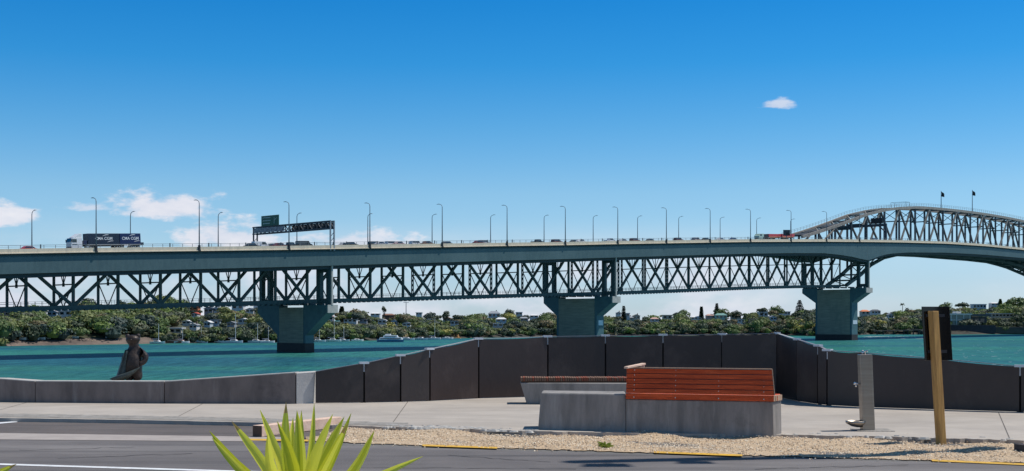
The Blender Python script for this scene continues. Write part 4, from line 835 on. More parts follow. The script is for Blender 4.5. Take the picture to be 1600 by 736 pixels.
def arch_gantry():
    s = 393.; t = empty('sign_gantry', B(s, 0, zd(s)), 'dark overhead gantry with a raised board crossing inside the left end of the arch', 'sign gantry'); gm = MATS['gantry_steel']; z = zd(s)+7.0
    for tt in (1.2, 30.5):
        b = MB(); b.beam(B(s, tt, zd(s)-.5), B(s, tt, z+.5), .7, .7, up=(UX, UY, 0)); build(b, 'leg', gm, t)
        b = MB(); sg = 1 if tt < 5 else -1; b.beam(B(s, tt, z-3.5), B(s, tt+sg*4, z), .5, .5); build(b, 'knee_brace', gm, t)
    b = MB(); b.beam(B(s, 1, z), B(s, 31, z), .9, 1.2); build(b, 'cross_beam', gm, t)
    b = MB(); b.beam(B(s-.6, 2.5, z+2.0), B(s-.6, 8.5, z+2.0), .25, 2.6); build(b, 'board', MATS['sign_back_dark'], t)
arch_gantry()
# dark sign board near the start of the arch
def msg_board():
    s = 309; tt = 2.0; q = B(s, tt, zd(s)-.4); t = empty('message_board', q, 'small dark board on a post above the red truck, before the arch', 'sign')
    b = MB(); b.beam(q, q+Vector((0, 0, 3.2)), .25, .25); build(b, 'post', pole_m, t)
    b = MB(); b.hexa([q+Vector((-1.4, -.15, 1.9)), q+Vector((1.4, -.15, 1.9)), q+Vector((1.4, .15, 1.9)), q+Vector((-1.4, .15, 1.9)), q+Vector((-1.4, -.15, 4.3)), q+Vector((1.4, -.15, 4.3)), q+Vector((1.4, .15, 4.3)), q+Vector((-1.4, .15, 4.3))]); bo = build(b, 'board', mat('board_blue_grey', (.05, .07, .09), None, 1, .5), t)
    b = MB(); b.box(q.x-.2, q.x+1.2, q.y-.2, q.y-.16, q.z+2.0, q.z+3.2); build(b, 'dark_screen', dark_m, bo)
msg_board()

# ------------------------------------------------------------------ vehicles (local x = forward)
def profile_body(b, prof, hw, taper=.0, mi=0):
    n = len(prof); vs = [(x, -hw*(1-taper*(1 if z > 1.0 else 0)), z) for x, z in prof]+[(x, hw*(1-taper*(1 if z > 1.0 else 0)), z) for x, z in prof]
    b.add(vs, [tuple(range(n)), tuple(range(2*n-1, n-1, -1))]+[(i, n+i, n+(i+1) % n, (i+1) % n) for i in range(n)], mi)
base_paint = car_paint('silver', (.5, .5, .52))
def wheel(t, x, y, r=.33):
    b = MB(); b.tube([(x, y-.1, r), (x, y+.1, r)], r, 16); w_ = build(b, 'wheel', tyre_m, t)
    b = MB(); b.tube([(x, y-.11, r), (x, y+.11, r)], r*.6, 10); build(b, 'rim', galv, w_)
def car_proto(kind):
    t = empty('car', (0, 0, 0)); b = MB()
    if kind == 'sedan': prof = [(-2.2, .35), (2.2, .35), (2.25, .7), (1.2, .9), (-1.7, .95), (-2.25, .85)]; cab = [(1.15, .9), (.5, 1.42), (-1.0, 1.45), (-1.75, .94)]; win = [(1.0, .93), (.45, 1.36), (-.95, 1.39), (-1.6, .96)]
    elif kind == 'suv': prof = [(-2.2, .4), (2.25, .4), (2.3, .85), (1.25, 1.05), (-2.15, 1.1), (-2.25, .8)]; cab = [(1.2, 1.04), (.6, 1.7), (-1.95, 1.74), (-2.15, 1.09)]; win = [(1.08, 1.07), (.55, 1.63), (-1.85, 1.67), (-2.02, 1.1)]
    elif kind == 'ute': prof = [(-2.5, .45), (2.5, .45), (2.5, .95), (1.4, 1.1), (-2.5, 1.1)]; cab = [(1.35, 1.09), (.8, 1.75), (-.6, 1.78), (-.8, 1.09)]; win = [(1.2, 1.12), (.75, 1.68), (-.52, 1.7), (-.68, 1.12)]
    else: prof = [(-2.4, .4), (2.4, .4), (2.45, .95), (1.9, 1.2), (-2.4, 1.2)]; cab = [(1.85, 1.19), (1.2, 2.05), (-2.3, 2.1), (-2.4, 1.19)]; win = [(1.7, 1.22), (1.15, 1.85), (.1, 1.88), (.1, 1.22)]
    profile_body(b, prof, .88); profile_body(b, cab, .82, .08); build(b, 'body', base_paint, t, .03)
    b = MB(); profile_body(b, win, .80, .04)
    for sgn in (-1, 1):
        pass
    bb = MB(); n = len(win); vs = [(x, -.835+.05*(z > 1.2), z) for x, z in win]+[(x, .835-.05*(z > 1.2), z) for x, z in win]; bb.add(vs, [tuple(range(n)), tuple(range(2*n-1, n-1, -1))]+[(i, n+i, n+(i+1) % n, (i+1) % n) for i in range(n)])
    build(bb, 'window', glass_m, t)
    b = MB()
    c0, c1 = cab[0], cab[1]; b.hexa([(c0[0]+.02, -.68, c0[1]+.06), (c0[0]+.02, .68, c0[1]+.06), (c0[0]-.05, .68, c0[1]+.06), (c0[0]-.05, -.68, c0[1]+.06), (c1[0]+.06, -.62, c1[1]-.05), (c1[0]+.06, .62, c1[1]-.05), (c1[0]-.02, .62, c1[1]-.05), (c1[0]-.02, -.62, c1[1]-.05)]); build(b, 'windscreen', glass_m, t)
    for x in (-1.35, 1.4):
        for y in (-.82, .82): wheel(t, x, y)
    for y in (-.62, .62):
        b = MB(); b.box(prof[2][0]-.06, prof[2][0]+.015, y-.16, y+.16, .6, .74); build(b, 'headlight', mat('lamp_glass', (.8, .8, .8), None, 2, .2), t)
        b = MB(); b.box(prof[-1][0]-.03, prof[-1][0]+.04, y-.14, y+.14, .72, .86); build(b, 'tail_light', mat('red_glass', (.4, .01, .01), None, 2, .2), t)
    return t
protos = {}
paints = {'white': (.78, .78, .78), 'silver': (.5, .52, .55), 'dark grey': (.06, .065, .07), 'black': (.015, .015, .018), 'maroon': (.16, .02, .025), 'red': (.5, .02, .02), 'brown': (.2, .09, .05), 'blue': (.04, .09, .25), 'pink silver': (.5, .36, .34)}
def T_inv(px, t):       # s on the bridge for a picture column
    k = (px-800)/F; X = X0+VX*t; Yq = Y0+VY*t; return (k*Yq-X)/(UX-k*UY)
cars = [(46, 6.2, 'sedan', 'red', 'red car on the bridge left of the container truck'), (394, 2.6, 'sedan', 'black', 'black car beside the left leg of the gantry, left of the white van'), (407, 6.0, 'van', 'white', 'white van on the bridge under the left end of the gantry'),
 (427, 5.6, 'sedan', 'dark grey', 'dark grey car under the green direction sign, left of another dark car'), (437, 2.6, 'sedan', 'maroon', 'maroon car under the gantry right of the green direction sign'), (453, 5.8, 'ute', 'black', 'black pickup under the gantry by the lamp post'), (475, 5.5, 'van', 'dark grey', 'dark grey van under the right half of the gantry'),
 (539, 5.8, 'sedan', 'silver', 'silver car right of the gantry, first car clear of its legs'), (549, 2.6, 'sedan', 'black', 'black car close behind the first silver car right of the gantry'), (586, 5.8, 'suv', 'dark grey', 'dark grey sport utility car just right of the fifth near lamp post'), (595, 2.6, 'sedan', 'silver', 'silver car between the dark sport utility car and the white one near mid left'),
 (612, 5.4, 'suv', 'white', 'white sport utility car just left of the pale pinkish car'), (624, 2.6, 'sedan', 'pink silver', 'pale pinkish car between two white vehicles'), (650, 5.6, 'suv', 'white', 'white sport utility car, right one of two left of the sixth near lamp post'), (668, 2.6, 'sedan', 'brown', 'brown car beneath the far lamp post left of the sixth near lamp post'), (699, 5.8, 'sedan', 'dark grey', 'dark grey car just right of the sixth near lamp post'),
 (748, 2.6, 'sedan', 'maroon', 'low maroon car left of a silver one, near mid picture'), (757, 6.0, 'suv', 'silver', 'silver sport utility car overtaking a maroon one near mid picture'), (840, 5.6, 'ute', 'black', 'black pickup between the seventh and eighth near lamp posts'), (870, 5.4, 'suv', 'maroon', 'maroon sport utility car over the middle pier'), (898, 5.6, 'sedan', 'dark grey', 'dark grey car over the middle pier, right of the eighth near lamp post'), (908, 2.6, 'sedan', 'white', 'white car following the dark grey one over the middle pier'),
 (953, 4.6, 'ute', 'white', 'white pickup left of the ninth near lamp post'), (974, 5.6, 'sedan', 'silver', 'silver car just right of the ninth near lamp post'), (992, 4.6, 'suv', 'maroon', 'maroon sport utility car between the ninth and tenth near lamp posts'), (1016, 5.6, 'sedan', 'dark grey', 'dark grey car left of the tenth near lamp post'), (1060, 5.0, 'suv', 'maroon', 'maroon sport utility car between the tenth and eleventh near lamp posts'), (1088, 5.4, 'suv', 'pink silver', 'pale pinkish sport utility car left of the eleventh near lamp post'), (1103, 3., 'sedan', 'black', 'black car at the eleventh near lamp post'),
 (1126, 5.5, 'sedan', 'silver', 'silver car right of the eleventh near lamp post'), (1146, 5.5, 'sedan', 'blue', 'blue car left of the twelfth near lamp post'), (1368, 5.0, 'suv', 'white', 'white sport utility car on the bridge inside the left foot of the arch')]
hd = math.atan2(UY, UX)
for px, t_, kind, colr, lab in cars:
    if kind not in protos: o = protos[kind] = car_proto(kind)
    else: o = copy_tree(protos[kind])
    s = T_inv(px, t_+.5); o.location = B(s, t_+.5, zd(s)-.62); o.rotation_euler = (0, -math.atan((zd(s+5)-zd(s-5))/10), hd)
    o['_p'] = colr; tag(o, lab, {'sedan': 'car', 'suv': 'car', 'ute': 'pickup', 'van': 'van'}[kind], 'traffic on the bridge')
    o.name = {'sedan': 'car', 'suv': 'car', 'ute': 'pickup', 'van': 'van'}[kind]
for o in [x for x in COL.objects if '_p' in x]:
    remat(o, base_paint, car_paint(o['_p'], paints[o['_p']])); del o['_p']

def text_mesh(txt, size, m, ext=.01):
    cu = bpy.data.curves.new('txt', 'FONT'); cu.body = txt; cu.size = size; cu.extrude = ext; cu.align_x = 'CENTER'; cu.align_y = 'CENTER'; cu.offset = .018
    ob = bpy.data.objects.new('txt', cu); COL.objects.link(ob); dg = bpy.context.evaluated_depsgraph_get(); me = bpy.data.meshes.new_from_object(ob.evaluated_get(dg)); bpy.data.objects.remove(ob)
    me.materials.clear(); me.materials.append(m); return me
def truck():
    # heading left in the picture: forward = -u ; right-hand side of picture side = -v
    s_front = T_inv(107.5, 4.5); Ls = T_inv(218, 4.5)-s_front; k = Ls/18.6
    sm = s_front+Ls/2
    t = empty('container_truck', (0, 0, 0), 'white cab truck hauling two dark blue lettered shipping containers', 'truck')
    def bx(name, x0, x1, y0, y1, z0, z1, m, par=None, bev=.03):
        b = MB(); b.box(x0*k, x1*k, y0, y1, z0, z1); return build(b, name, m, par or t, bev)
    wp = car_paint('truck_white', (.8, .8, .8)); navy = mat('container_navy', (.012, .03, .12), (.01, .022, .085), 1, .5, .3, 2, stretch=(8, 8, .2)); navy2 = mat('container_slate', (.02, .035, .065), (.014, .025, .05), 1, .5, .3, 2, stretch=(8, 8, .2)); cm = mat('chassis', (.05, .05, .055), None, 2, .7)
    # x measured from the front
    b = MB(); profile_body(b, [(0.0*k, .5), (2.9*k, .5), (2.9*k, 2.95), (.25*k, 2.9), (0, 1.9)], 1.2); cb = build(b, 'cab', wp, t, .06)
    b = MB(); profile_body(b, [(.5*k, 2.92), (2.9*k, 2.95), (2.9*k, 3.95), (2.3*k, 3.95)], 1.1); build(b, 'wind_deflector', wp, cb, .05)
    b = MB(); b.hexa([(-.02, -1.08, 1.95), (-.02, 1.08, 1.95), (.1, 1.08, 1.95), (.1, -1.08, 1.95), (.21*k, -1.05, 2.8), (.21*k, 1.05, 2.8), (.3*k, 1.05, 2.8), (.3*k, -1.05, 2.8)]); build(b, 'windscreen', glass_m, cb)
    for sg in (-1, 1):
        b = MB(); b.box(.4*k, 1.5*k, sg*1.2-.02, sg*1.2+.02, 1.85, 2.65); build(b, 'side_window', glass_m, cb)
        b = MB(); b.box(.35*k, 1.6*k, sg*1.2-.03, sg*1.2+.03, 1.25, 1.5); build(b, 'door_panel', mat('grey_trim', (.1, .13, .14), None, 2, .5), cb)
        b = MB(); b.box(.05*k, .2*k, sg*1.4-.1, sg*1.4+.1, 1.9, 2.6); build(b, 'mirror', dark_m, cb)
    b = MB(); b.box(-.05, .3, -1.2, 1.2, .35, .85); build(b, 'bumper', mat('bumper_grey', (.09, .09, .12), None, 2, .5), cb)
    bx('chassis', 2.4, 18.5, -.5, .5, .85, 1.2, cm); bx('trailer_deck', 4.2, 18.4, -1.2, 1.2, 1.14, 1.32, mat('deck_pale', (.5, .47, .42), None, 2, .7))
    bx('fuel_tank', 3.6, 4.8, -1.15, -.6, .5, 1.0, galv)
    bx('rear_frame', 18.4, 19.2, -1.15, 1.15, 1.1, 1.75, navy2); bx('sign_plate', 13.8, 15.4, -1.23, -1.19, .75, 1.15, mat('plate_white', (.8, .8, .8), None, 2, .6))
    bx('equipment', 3.3, 4.2, -1.1, 1.1, 1.2, 2.3, mat('equip_navy', (.02, .03, .08), None, 2, .5))
    for i, (x0, x1, m) in enumerate(((4.35, 12.6, navy2), (12.75, 19.0, navy))):
        x1 = min(x1, 18.35)
        c = bx('container', x0, x1, -1.22, 1.22, 1.34, 3.95, m, bev=.02)
        for sgn in (-1, 1):
            b = MB(); x = x0*k+.2
            while x < x1*k-.2: b.box(x, x+.12, sgn*1.225-.02, sgn*1.225+.02, 1.5, 3.8); x += .28
            build(b, 'corrugation', m, c)
        me = text_mesh('CMA CGM', .98, mat('letter_white', (.8, .8, .8), None, 2, .6)); o = bpy.data.objects.new('lettering', me); COL.objects.link(o); o.parent = c
        o.rotation_euler = (R(90), 0, 0); o.location = (((x0+x1)/2)*k, -1.26, 2.7)
        for (u0, w0, v0, w1) in ((-.3, 0, 3.35, .12), (.9, 0, 1.85, .1)):
            b = MB(); xc = ((x0+x1)/2+u0)*k; n = 8
            for q in range(n): a0, a1 = q/n, (q+1)/n; b.beam((xc+a0*1.6, -1.255, v0+.3*math.sin(a0*2)), (xc+a1*1.6, -1.255, v0+.3*math.sin(a1*2)), .02, w1*(.4+math.sin(a0*3)))
            build(b, 'swoosh', MATS['letter_white'], c)
    for x in (1.3, 5.0, 6.3, 12.0, 13.3, 16.4, 17.6):
        for y in (-1.0, 1.0): b = MB(); b.tube([(x*k, y-.18, .5), (x*k, y+.18, .5)], .5, 14); w_ = build(b, 'wheel', tyre_m, t); b = MB(); b.tube([(x*k, y-.19, .5), (x*k, y+.19, .5)], .27, 10); build(b, 'rim', galv, w_)
    t.location = B(s_front, 4.5, zd(s_front)-.42); t.rotation_euler = (0, -math.atan((zd(Ls+s_front)-zd(s_front))/Ls), hd)
truck()
def red_truck():
    s0 = T_inv(1176, 4.5); s1 = T_inv(1238, 4.5); k = (s1-s0)/22.
    t = empty('flatbed_truck', (0, 0, 0), 'long truck with low red trailers and pale green cab, near the start of the arch', 'truck'); rd = car_paint('trailer_red', (.55, .03, .03))
    def bx(name, x0, x1, y0, y1, z0, z1, m, par=None): b = MB(); b.box(x0*k, x1*k, y0, y1, z0, z1); return build(b, name, m, par or t, .04)
    b = MB(); profile_body(b, [(2.2*k, .6), (4.8*k, .6), (4.8*k, 2.7), (3.0*k, 2.7), (2.2*k, 1.9)], 1.2); cb = build(b, 'cab', car_paint('cab_green', (.45, .6, .5)), t, .05); bx('window', 2.7, 3.8, -1.23, 1.23, 1.8, 2.5, glass_m, cb)
    bx('chassis', 2, 22, -.5, .5, .8, 1.1, dark_m); bx('load', 5, 7.6, -1.1, 1.1, 1.1, 2.4, dark_m)
    for x0, x1 in ((7.4, 14.2), (14.6, 21.8)):
        b = MB(); profile_body(b, [(x0*k, 1.3), (x1*k, 1.3), ((x1+.3)*k, 2.5), (x0*k, 2.6)], 1.2); tr_ = build(b, 'trailer', rd, t, .05); bx('side_skirt', x0+.3, x1-.6, -1.22, -1.15, 1.0, 1.5, mat('orange_band', (.6, .25, .12), None, 2, .6), tr_)
    for x in (3, 6, 7, 9.5, 10.6, 17, 18.2, 20): 
        for y in (-1, 1): b = MB(); b.tube([(x*k, y-.18, .5), (x*k, y+.18, .5)], .5, 12); build(b, 'wheel', tyre_m, t)
    t.location = B(s0, 4.5, zd(s0)-.35); t.rotation_euler = (0, -math.atan(.05), hd)
red_truck()
b_ = None

# ================================================================== FAR SHORE
SH = [(-400, 545), (0, 541), (40, 540), (180, 538), (250, 536.5), (450, 535), (600, 531.5), (720, 528.5), (850, 526), (1000, 525), (1215, 524), (1290, 525.5), (1360, 522.5), (1500, 522.5), (1600, 522), (1900, 520)]
TT = [(-400, 474), (0, 474), (60, 475), (110, 471), (137, 466), (165, 472), (190, 469), (220, 470), (255, 459), (285, 467), (320, 471), (400, 474), (460, 477), (520, 484), (560, 482), (600, 487), (630, 487), (660, 489), (700, 487), (720, 489), (770, 486), (800, 484), (850, 486), (940, 490), (1000, 490), (1030, 488), (1060, 486), (1090, 488), (1115, 484), (1160, 487), (1190, 481), (1215, 478), (1235, 486), (1250, 482), (1275, 480), (1300, 484), (1350, 489), (1390, 484), (1420, 483), (1450, 479), (1490, 480), (1510, 475), (1540, 478), (1570, 470), (1600, 464), (1700, 452), (1900, 450)]
def Ysh(px): return (EYE-WZ)*F/(interp(px, SH)-HOR)
def depth(px): return interp(px, [(-400, 110), (400, 130), (700, 190), (1900, 200)])
TREE_H = 6.5
def zhill(px, w_):
    Yt = Ysh(px)+depth(px); zt_ = EYE+(HOR-interp(px, TT))/F*Yt-TREE_H-.6
    zt_ = max(zt_, WZ+4); g = min(1, max(0, w_)); bank = min(1, g/.06)*.16; prof = bank+(1-.16)*(g**.85)*(1 if g > 0 else 0); return WZ+(zt_-WZ)*min(1, prof)
def hill_pt(px, w_): Y = Ysh(px)+w_*depth(px); return Vector(((px-800)/F*Y, Y, zhill(px, w_)))
b = MB(); cols = list(range(-400, 1901, 10)); rows = [-.03, 0, .02, .05, .1, .18, .28, .4, .55, .7, .85, 1.0, 1.6, 4]
for px in cols:
    for w_ in rows:
        q = hill_pt(px, w_)
        if w_ < 0: q.z = WZ-1
        q.z += rv.uniform(-.4, .4) if .05 < w_ < 1 else 0; q.z += (.25 if 0 <= w_ <= .02 else 0); b.v.append(tuple(q))
n = len(rows)
for i in range(len(cols)-1):
    for j in range(n-1): b.f.append((i*n+j, (i+1)*n+j, (i+1)*n+j+1, i*n+j+1)); b.m.append((2 if 0 < cols[i] < 235 else 1) if j < 3 else 0)
tag(build(b, 'hills', [mat('hill_ground', (.045, .055, .025), (.06, .06, .03), .05, .95), mat('foreshore', (.07, .065, .05), (.03, .03, .025), .12, .95), mat('beach_sand', (.20, .15, .12), (.09, .07, .06), .12, .95)]), kind='structure')

# ---- foliage
greens = [leaf_mat('foliage_'+n, c, c2, .15, .65) for n, c, c2 in (('dark', (0.054, 0.082, 0.039), (0.034, 0.055, 0.028)), ('mid', (0.126, 0.185, 0.052), (0.072, 0.112, 0.034)), ('olive', (0.192, 0.218, 0.069), (0.120, 0.145, 0.046)), ('bright', (0.174, 0.251, 0.052), (0.108, 0.158, 0.034)), ('grey', (0.156, 0.172, 0.098), (0.096, 0.112, 0.069)), ('brown', (0.204, 0.165, 0.081), (0.120, 0.106, 0.052)), ('yellow', (0.432, 0.396, 0.092), (0.288, 0.264, 0.069)), ('blue', (0.048, 0.079, 0.060), (0.031, 0.053, 0.046)))]
trunk_m = mat('bark', (.10, .08, .06), None, 2, .9)
def crown_arrays(rng, rx, rz, nleaf, ls, lobes=7, flat=.0):
    """leaf clumps scattered on several lobes: returns vertices (n*4,3)"""
    cs = rng.normal(size=(lobes, 3)); cs /= np.linalg.norm(cs, axis=1)[:, None]; cs[:, 2] = np.abs(cs[:, 2])*.7-.15; cs *= rng.uniform(.35, .62, (lobes, 1)); rr = rng.uniform(.34, .56, lobes)
    li = rng.integers(0, lobes, nleaf); d = rng.normal(size=(nleaf, 3)); d /= np.linalg.norm(d, axis=1)[:, None]; d[:, 2] = np.where(d[:, 2] < -.35, -d[:, 2], d[:, 2])
    p = cs[li]+d*(rr[li]*rng.uniform(.8, 1.08, nleaf))[:, None]
    p = p*np.array([rx, rx, rz]); nrm = d+rng.normal(size=(nleaf, 3))*.32; nrm /= np.linalg.norm(nrm, axis=1)[:, None]
    a = np.cross(nrm, rng.normal(size=(nleaf, 3))); a /= np.linalg.norm(a, axis=1)[:, None]; c = np.cross(nrm, a); s = ls*rng.uniform(.6, 1.3, nleaf)[:, None]
    q = np.stack([p-a*s-c*s*.6, p+a*s*.7-c*s, p+a*s+c*s*.7, p-a*s*.6+c*s], 1); return q.reshape(-1, 3), cs, rr
def quads_mesh(name, V, mi, mats):
    nf = len(V)//4; me = bpy.data.meshes.new(name); me.vertices.add(len(V)); me.vertices.foreach_set('co', V.astype(np.float32).ravel()); me.loops.add(nf*4); me.loops.foreach_set('vertex_index', np.arange(nf*4, dtype=np.int32)); me.polygons.add(nf)
    me.polygons.foreach_set('loop_start', np.arange(0, nf*4, 4, dtype=np.int32)); me.polygons.foreach_set('loop_total', np.full(nf, 4, dtype=np.int32))
    for m in mats: me.materials.append(m)
    me.polygons.foreach_set('material_index', mi.astype(np.int32)); me.update(calc_edges=True); me.validate(); return me
HOUSES = [ # x0, x1, ytop, ybot, wall colour, roof colour, style, label
 (74, 88, 484, 493, 'blue', 'grey', 'gable', 'blue grey house among trees, left of the white house under the left truss span'),
 (92, 111, 484.5, 493, 'white', 'white', 'flat', 'white flat house with dark windows under the left truss span'),
 (0, 15, 486, 492, 'pink', 'pink', 'gable', 'pinkish roofed house at the far left edge under the bridge chord'),
 (293, 309, 477, 484, 'orange', 'orange', 'gable', 'house with bright orange roof, highest under the bridge left of the left pier'),
 (299, 308, 488, 494, 'white', 'red', 'gable', 'small house with red roof below the bright orange one'),
 (319, 332, 479, 488, 'grey', 'dark', 'gable', 'dark roofed grey house right of the orange roofed house'),
 (334, 341, 479, 487, 'white', 'grey', 'gable', 'narrow grey and white house between two wider roofs right of the orange one'),
 (362, 380, 476, 483, 'white', 'white', 'flat', 'wide white house under the bridge chord left of the left pier'),
 (384, 396, 481, 488, 'white', 'grey', 'gable', 'white gabled house just left of the left pier wing'),
 (396, 411, 474, 479, 'white', 'white', 'flat', 'low white roof touching the left wing of the left pier'),
 (285, 297, 500, 506, 'white', 'white', 'gable', 'small white gabled house halfway down the slope above the moored yachts'),
 (296, 307, 505, 513, 'white', 'grey', 'gable', 'white house with grey roof just below the small white gabled one'),
 (319, 328, 501, 509, 'pale blue', 'white', 'gable', 'pale blue house halfway down the slope'),
 (329, 341, 499, 507, 'pale blue', 'grey', 'flat', 'pale blue flat house joined to the right of the gabled one'),
 (264, 283, 512, 520, 'cream', 'white', 'flat', 'long low cream house nearest the water left of the left pier'),
 (355, 366, 502, 509, 'grey', 'grey', 'gable', 'grey house left of the white gable near the left pier'),
 (372, 386, 497, 504, 'white', 'white', 'gable', 'bright white gable standing out left of the left pier'),
 (507, 520, 492, 500, 'white', 'pink', 'gable', 'white house with pinkish roof just right of the left pier'),
 (537, 557, 498, 503.5, 'white', 'dark', 'flat', 'dark roofed house with white band right of the left pier'),
 (562, 573, 498, 503, 'grey', 'dark', 'gable', 'small dark gabled house above the ferry'),
 (579, 593, 488, 493, 'white', 'white', 'gable', 'white ridge house left of the brown brick roof'),
 (597, 616, 490, 496, 'brown', 'brown', 'gable', 'long brown roofed house above the ferry'),
 (591, 603, 498, 505, 'white', 'white', 'gable', 'white gabled house directly above the ferry'),
 (611, 620, 499, 507, 'pale blue', 'grey', 'gable', 'pale blue house right above the ferry bow'),
 (629, 641, 503, 509, 'white', 'grey', 'gable', 'white house with grey roof right of the ferry, above the ochre cliff'),
 (650, 659, 488, 492, 'white', 'white', 'flat', 'small white house on the skyline below the pylon'),
 (663, 674, 493, 498, 'white', 'grey', 'gable', 'white house with grey roof below the skyline, right of the pylon'),
 (692, 704, 495, 501, 'cream', 'orange', 'gable', 'cream house with orange roof left of mid picture'),
 (704, 716, 501, 507, 'white', 'grey', 'flat', 'white flat house just below the orange roofed one'),
 (763, 781, 486, 496, 'white', 'grey', 'gable', 'tall white house near the skyline left of the middle pier'),
 (775, 791, 496, 503, 'pale blue', 'white', 'gable', 'pale blue house with white gable below the tall white one'),
 (770, 786, 505, 510, 'white', 'white', 'flat', 'long white flat house above the yachts left of the middle pier'),
 (806, 816, 487.5, 492, 'white', 'white', 'flat', 'small white skyline roof left of the middle pier'),
 (812, 825, 495, 501, 'grey', 'grey', 'gable', 'grey roofed house left of the middle pier'),
 (828, 841, 491, 496, 'white', 'white', 'gable', 'white house closest to the left of the middle pier'),
 (963, 970, 487, 492, 'white', 'white', 'gable', 'tiny white gable touching the right of the middle pier'),
 (972, 984, 489, 494, 'white', 'white', 'flat', 'white flat roof right of the middle pier'),
 (976, 990, 494, 500, 'green', 'grey', 'gable', 'grey green house right of the middle pier'),
 (989, 1000, 491, 498, 'cream', 'cream', 'gable', 'cream gabled house right of the grey green one'),
 (1017, 1029, 496, 502, 'white', 'pink', 'gable', 'house with pinkish red roof between the middle and right piers'),
 (1036, 1050, 492, 498, 'cream', 'cream', 'flat', 'cream flat building on the skyline between the piers'),
 (1080, 1096, 493.5, 499, 'white', 'white', 'gable', 'bright white gable below the thin pine'),
 (1104, 1117, 490.5, 497, 'pink', 'pink', 'gable', 'pale pink house left of the mint green one'),
 (1118, 1136, 489.5, 497.5, 'mint', 'green', 'gable', 'mint green house with green roof on the ridge'),
 (1143, 1158, 490, 497, 'cream', 'cream', 'gable', 'cream house right of the mint green house'),
 (1153, 1164, 499, 503, 'white', 'white', 'flat', 'small white flat house lower down under the cream one'),
 (1186, 1200, 487, 494, 'white', 'white', 'flat', 'white house under the umbrella shaped tree'),
 (1204, 1213, 493, 500, 'pale blue', 'grey', 'gable', 'pale blue house below the round skyline tree'),
 (1216, 1235, 486.5, 491, 'white', 'white', 'flat', 'long white roof left of the Norfolk pine'),
 (1346, 1359, 484, 491, 'cream', 'orange', 'gable', 'cream house with orange roof just right of the right pier'),
 (1362, 1376, 483.5, 490, 'white', 'dark', 'gable', 'white house with dark roof on the ridge right of the right pier'),
 (1389, 1396, 489, 497, 'white', 'grey', 'gable', 'narrow white house above the jetty piles'),
 (1521, 1541, 475, 481, 'white', 'white', 'flat', 'long white building on the ridge at the right'),
 (1549, 1560, 472, 477, 'white', 'white', 'gable', 'small white house highest on the ridge at the right'),
 (1550, 1583, 489.5, 495, 'cream', 'white', 'flat', 'long low cream building right of the dark pavilion')]
WC = {'white': (.72, .72, .7), 'cream': (.6, .54, .44), 'grey': (.35, .36, .38), 'pale blue': (.5, .6, .66), 'blue': (.33, .43, .5), 'pink': (.6, .46, .4), 'orange': (.62, .22, .10), 'brown': (.25, .14, .09), 'mint': (.42, .6, .5), 'green': (.36, .42, .36)}
RC = {'white': (.76, .76, .75), 'grey': (.3, .32, .35), 'dark': (.06, .07, .09), 'orange': (.68, .2, .07), 'red': (.5, .09, .05), 'pink': (.58, .36, .3), 'brown': (.26, .13, .08), 'cream': (.55, .48, .38), 'green': (.16, .33, .3)}
def wfrac(px, py):
    for k in range(1, 101):
        w_ = k/100; q = hill_pt(px, w_)
        if HOR-(q.z-EYE)/q.y*F <= py: return w_
    return 1.0
hrects = []
